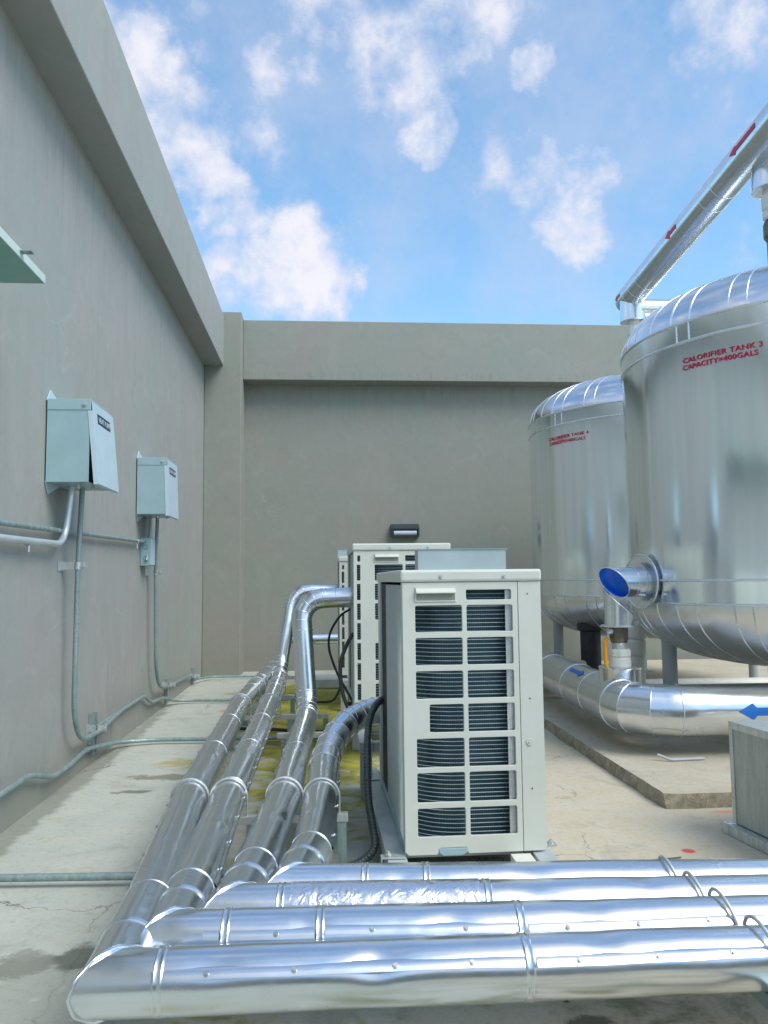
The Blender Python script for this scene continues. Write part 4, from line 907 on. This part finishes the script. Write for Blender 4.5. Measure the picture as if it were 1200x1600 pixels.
# ================================================================ galvanised duct at the right edge
r = empty('duct_box', (3.1, 4.5, 0), 'weathered galvanised duct box cut by the right edge, on an angle rail', 'duct')
d = ray(1140, 1128); k = V((2.60, 5.05, 0)); t = 5.05 / d.y; kz = CAMPOS.z + d.z * t; p = CAMPOS + d * t
ca = math.atan2(.16, 1.0)
Mx = Matrix.Translation(V((p.x, p.y, 0))) @ Matrix.Rotation(R(7), 4, 'Z')
b_ = MB(); b_.box(0, -1.45, .075, 1.1, 0, kz, Mx); b_.build('sheet_body', 'duct', r, bevel=.003)
b_ = MB(); b_.box(-.006, -1.46, kz - .001, 1.11, .006, kz + .006, Mx); b_.box(-.006, -.03, .075, .0, .006, kz, Mx); b_.box(-.006, -1.46, kz - .04, .0, -.03, kz, Mx); b_.build('flange_edge', 'galv', r)
b_ = MB(); b_.box(-.055, -1.5, .062, .02, .06, .068, Mx); b_.box(-.055, -1.5, .005, -.049, .06, .062, Mx); b_.build('angle_rail', 'galv', r)

# ================================================================ left wall equipment
GB = 'grey electrical boxes on the left wall'
def ebox(y, label, ajar=5.5):
    r = empty('electrical_box', (XW, y, 2.76), label, 'electrical box', GB)
    x0, x1, z0, z1, L_ = XW + .012, -1.815, 2.425, 3.075, .60
    b_ = MB(); t = .004
    b_.box(x0, y, z0, x1, y + t, z1 - .01); b_.box(x0, y + L_ - t, z0, x1, y + L_, z1 - .01); b_.box(x0, y + t, z0, x1, y + L_ - t, z0 + t); b_.box(x0, y + t, z0 + t, x0 + t, y + L_ - t, z1 - .01)
    b_.build('cabinet', 'grey_enamel', r, bevel=.002)
    MB().box(x0, y - .005, z1 - .088, x1 + .008, y + L_ + .005, z1).build('hood', 'grey_enamel', r, bevel=.004)
    # door, hinged under the hood, standing slightly open at the bottom
    D_ = Matrix.Translation(V((x1 + .012, y, z1 - .02))) @ Matrix.Rotation(R(-ajar), 4, 'Y')
    b_ = MB(); h = z1 - z0 - .0
    b_.box(-.0, -.004, -h, .004, L_ + .004, 0, D_); b_.box(-.035, -.004, -h, -.0, .0, -.07, D_); b_.box(-.035, L_, -h, .0, L_ + .004, -.07, D_); b_.box(-.035, .0, -h, .0, L_, -h + .004, D_)
    dr = b_.build('door', 'box_light', r, bevel=.002)
    b_ = MB().box(.0045, .11, -.155, .0065, .47, -.075, D_); b_.build('name_plate', 'navy', dr)
    vs, fs = text_mesh('HEAT PUMP', .062, .0004, .0005, 1.0)
    MB().add([D_ @ V((.0072 + z_, .135 + x_, -.137 + y_)) for x_, y_, z_ in vs], fs).build('plate_lettering', 'label_text', dr)
    MB().cyl((x1 - .04, y - .005, z1 - .045), (x1 - .04, y - .012, z1 - .045), .017, 20).cyl((x1 - .04, y - .012, z1 - .045), (x1 - .04, y - .020, z1 - .045), .009, 12).build('hood_screw', 'galv', r, smooth=.6)
    for z, s_ in ((z1, 1), (z0, -1)):
        MB().prism([(x0 - .008, y + .0, z - .01 * s_), (x0 - .008, y + .07, z + .085 * s_), (x0 - .008, y + .36, z - .01 * s_)], (.010, 0, 0)).build('mounting_ear', 'box_light', r)
    for xx, yy in ((x0 + .20, .1), (x0 + .28, .2)):
        MB().cyl((xx + .02, y + yy, z0 - .04), (xx + .02, y + yy, z0 - .001), .012, 10).build('latch', 'galv', r)
    return r
ebox(6.2, 'nearer and larger-looking grey electrical box with its door ajar')
ebox(9.15, 'farther grey electrical box, above the small junction box', 2.2)
# green canopy at the left edge
r = empty('metal_canopy', (XW, 4.2, 3.5), 'underside of a green metal canopy tray jutting out at the left edge', 'canopy')
kz = 3.53; MB().box(XW, 1.6, kz, -1.755, 4.97, kz + .005).build('tray', 'canopy', r)
MB().box(-1.755, 1.6, kz - .002, -1.748, 4.975, kz + .05).box(XW, 4.97, kz - .002, -1.755, 4.976, kz + .02).build('edge_lip', 'canopy_lip', r)
MB().box(-1.748, 4.55, kz + .03, -1.68, 4.60, kz + .036).cyl((-1.70, 4.575, kz + .02), (-1.70, 4.575, kz + .05), .006, 8).build('bracket_tab', 'conduit', r)

# conduits
GC = 'galvanised conduits along the left wall'
def conduit(pts, r_, label, t=.1, mat='conduit', group=GC, couple=()):
    o = MB().tube(rounded(pts, t), r_, 16).build('conduit', mat, smooth=.8); tag(o, label, 'conduit', group)
    for c, d in couple: MB().cyl(V(c) - V(d).normalized() * .03, V(c) + V(d).normalized() * .03, r_ * 1.25, 16).build('coupling', 'galv', o, smooth=.6)
    return o
conduit([(-2.10, 1.5, 2.02), (-2.10, 5.3, 2.045), (-2.10, 9.38, 2.12)], .020, 'upper of the two horizontal conduits on the left wall, ending at the junction box')
conduit([(-2.085, 1.5, 1.95), (-2.085, 5.3, 1.945), (-2.07, 6.46, 1.955), (-2.03, 6.50, 2.43)], .026, 'bright thick conduit bending up into the bottom of the nearer electrical box', .16, 'conduit_bright')
conduit([(-1.98, 6.60, 2.43), (-2.02, 6.66, 1.78), (-2.045, 6.72, .34), (-2.06, 7.52, .30), (-2.06, 8.3, .36)], .021, 'dark vertical conduit hanging from the nearer box and curving along the wall foot', [.1, .38, .1])
conduit([(-2.00, 9.62, 2.43), (-2.04, 9.75, 1.8), (-2.05, 9.9, .38), (-2.06, 10.9, .26)], .021, 'dark vertical conduit hanging from the farther box down to the wall foot', [.1, .4])
conduit([(-2.07, 9.38, 1.9), (-2.07, 9.55, 2.2), (-2.06, 9.5, 2.43)], .016, 'short curved tube between the junction box and the farther electrical box', .08)
conduit([(-2.09, 3.0, .29), (-2.09, 5.9, .30), (-2.09, 6.4, .165), (-2.09, 6.75, .165), (-2.09, 7.25, .20), (-2.07, 8.25, .06), (-1.75, 8.40, .045), (-1.0, 8.36, .045), (.3, 8.34, .045)], .020, 'low conduit kinked along the wall foot then crossing the floor under the pipes', .12)
conduit([(-2.10, 7.6, .33), (-2.10, 9.5, .34), (-2.10, 9.9, .20), (-2.09, 10.6, .16), (-2.05, 11.0, .06), (-1.85, 11.12, .04), (-1.1, 11.05, .04), (-.5, 11.0, .04)], .019, 'second low conduit further along the wall foot, turning across the floor under the far pipes', .12)
conduit([(-2.10, 10.9, .26), (-2.10, 12.6, .2), (-2.09, 13.2, .08), (-1.9, 13.75, .045), (-1.2, 13.75, .04), (-.6, 13.7, .04)], .018, 'farthest low conduit crossing the floor just before the corner pillar', .12)
conduit([(-2.13, 4.62, .055), (-1.0, 4.55, .055), (.2, 4.5, .055)], .021, 'dark conduit crossing the floor straight in the lower left, under the pipes', .05)
# junction box, brackets
r = empty('junction_box', (-2.1, 9.5, 2.02), 'small grey junction box at the end of the upper conduit below the farther electrical box', 'junction box')
MB().box(XW + .002, 9.40, 1.84, -2.03, 9.62, 2.17).build('housing', 'grey_enamel', r, bevel=.008)
MB().box(-2.03, 9.40, 1.85, -2.022, 9.62, 2.16).build('cover', 'box_light', r, bevel=.003)
for z in (1.93, 2.06): MB().ring((-2.085, 9.398, z), (0, 1, 0), .024, .004, 20).build('knockout', 'conduit', r, smooth=1)
GK = 'pipe clamps on the left wall'
def clamp(p, label, ln=.11):
    x, y, z = p; r = empty('conduit_clamp', p, label, 'clamp', GK)
    b_ = MB(); b_.box(XW + .001, y - .10, z - .045, XW + .007, y + .055, z + .045); b_.box(XW + .007, y - .028, z - .032, x - .022, y - .022, z + .032); b_.build('wall_plate', 'galv', r, bevel=.002)
    b_ = MB(); b_.rings(sweep([(x, y, z - .03), (x, y, z + .03)], .0265, 20)); b_.box(x + .02, y - .006, z - .03, x + .072, y, z + .03); b_.cyl((x + .05, y - .022, z), (x + .05, y + .012, z), .013, 6); b_.build('saddle_band', 'galv', r, smooth=.6)
    return r
clamp((-2.02, 6.66, 1.79), 'steel clamp holding the vertical conduit below the nearer electrical box')
clamp((-2.04, 9.76, 1.77), 'steel clamp holding the vertical conduit below the junction box')
clamp((-2.06, 7.52, .33), 'steel clamp at the wall foot where the nearer vertical conduit turns')
clamp((-2.06, 10.85, .29), 'steel clamp at the wall foot under the farther electrical box')
clamp((-2.08, 13.0, .15), 'small steel clamp at the wall foot near the corner pillar')
for p_, lb in (((-2.085, 5.72, 1.945), 'small clip on the bright thick conduit at the left edge'), ((-2.10, 9.0, 2.10), 'small clip on the upper conduit near the junction box')):
    x, y, z = p_; b_ = MB().ring(p_, (0, 1, 0), .027, .005, 20); b_.cyl((x + .01, y, z - .03), (x + .01, y, z - .075), .010, 8); tag(b_.build('conduit_clip', 'galv', smooth=.8), lb, 'clip', GK)
r = empty('strut_bracket', (-2.12, 7.5, 0), 'short upright steel strut channel standing at the wall foot below the nearer electrical box', 'bracket')
b_ = MB(); b_.prism([(XW + .002, 7.50, .10), (XW + .002, 7.62, .10), (XW + .05, 7.62, .10), (XW + .05, 7.60, .10), (XW + .01, 7.60, .10), (XW + .01, 7.52, .10), (XW + .05, 7.52, .10), (XW + .05, 7.50, .10)], (0, 0, .36)); b_.build('channel', 'conduit', r)
MB().cyl((XW + .02, 7.49, .2), (XW + .02, 7.475, .2), .012, 6).build('bolt', 'galv', r)
for y, h, lb in ((10.95, .30, 'upright steel strut at the wall foot under the farther vertical conduit'), (13.05, .22, 'small upright steel strut at the wall foot near the corner pillar')):
    tag(MB().box(XW + .002, y, .06, XW + .04, y + .10, .06 + h)  .build('strut_bracket', 'conduit', bevel=.003), lb, 'bracket')
# bulkhead light
r = empty('bulkhead_light', (1.5, YB, 2.56), 'dark wall light with a frosted lens on the back wall above the units', 'wall light')
x0, x1, z0, z1 = 1.235, 1.765, 2.445, 2.69
b_ = MB(); b_.box(x0, YB - .03, z0, x1, YB - .002, z1); b_.prism([(x0, YB - .03, z1), (x0, YB - .03, z1 - .03), (x0, YB - .13, z1 - .11), (x0, YB - .13, z1 - .07)], (x1 - x0, 0, 0)); b_.box(x0, YB - .13, z0, x0 + .03, YB - .03, z1 - .1); b_.box(x1 - .03, YB - .13, z0, x1, YB - .03, z1 - .1); b_.box(x0 + .03, YB - .13, z0, x1 - .03, YB - .03, z0 + .02)
b_.build('housing', 'lamp_body', r, bevel=.004)
MB().tube([(x0 + .05, YB - .08, z0 + .075), (x1 - .05, YB - .08, z0 + .075)], .05, 24).build('lens', 'lens', r, smooth=.6)

# ---- floor litter
tag(MB().tube([(1.80, 4.62, .006), (2.08, 4.66, .008)], .004, 6).build('twig', 'brass'), 'thin dark stick on the floor between the nearest unit and the duct box', 'stick')
for i, (px, py, s_, lb) in enumerate(((965, 1556, .016, 'small dark red dried leaf on the floor below the front header pipe'), (885, 1564, .013, 'small dark crumb of debris on the floor left of the dried leaf'), (698, 1569, .007, 'tiny square dark crumb on the floor below the middle of the front header'))):
    d = ray(px, py); p = CAMPOS + d * (-CAMPOS.z / d.z); b_ = MB(); pts = [(p.x + s_ * (1 + .4 * math.sin(k * 2.3 + i)) * math.cos(k * 1.047), p.y + s_ * math.sin(k * 1.047), .005 + .006 * (k % 2)) for k in range(6)]
    b_.prism(pts, (0, 0, .004)); tag(b_.build('leaf_litter', 'red_text' if i == 0 else 'brass'), lb, 'litter')
for o in bpy.data.objects:
    if o.parent is None and 'label' in o.keys() and 'kind' not in o.keys(): o['kind'] = 'thing'
bpy.context.view_layer.update()
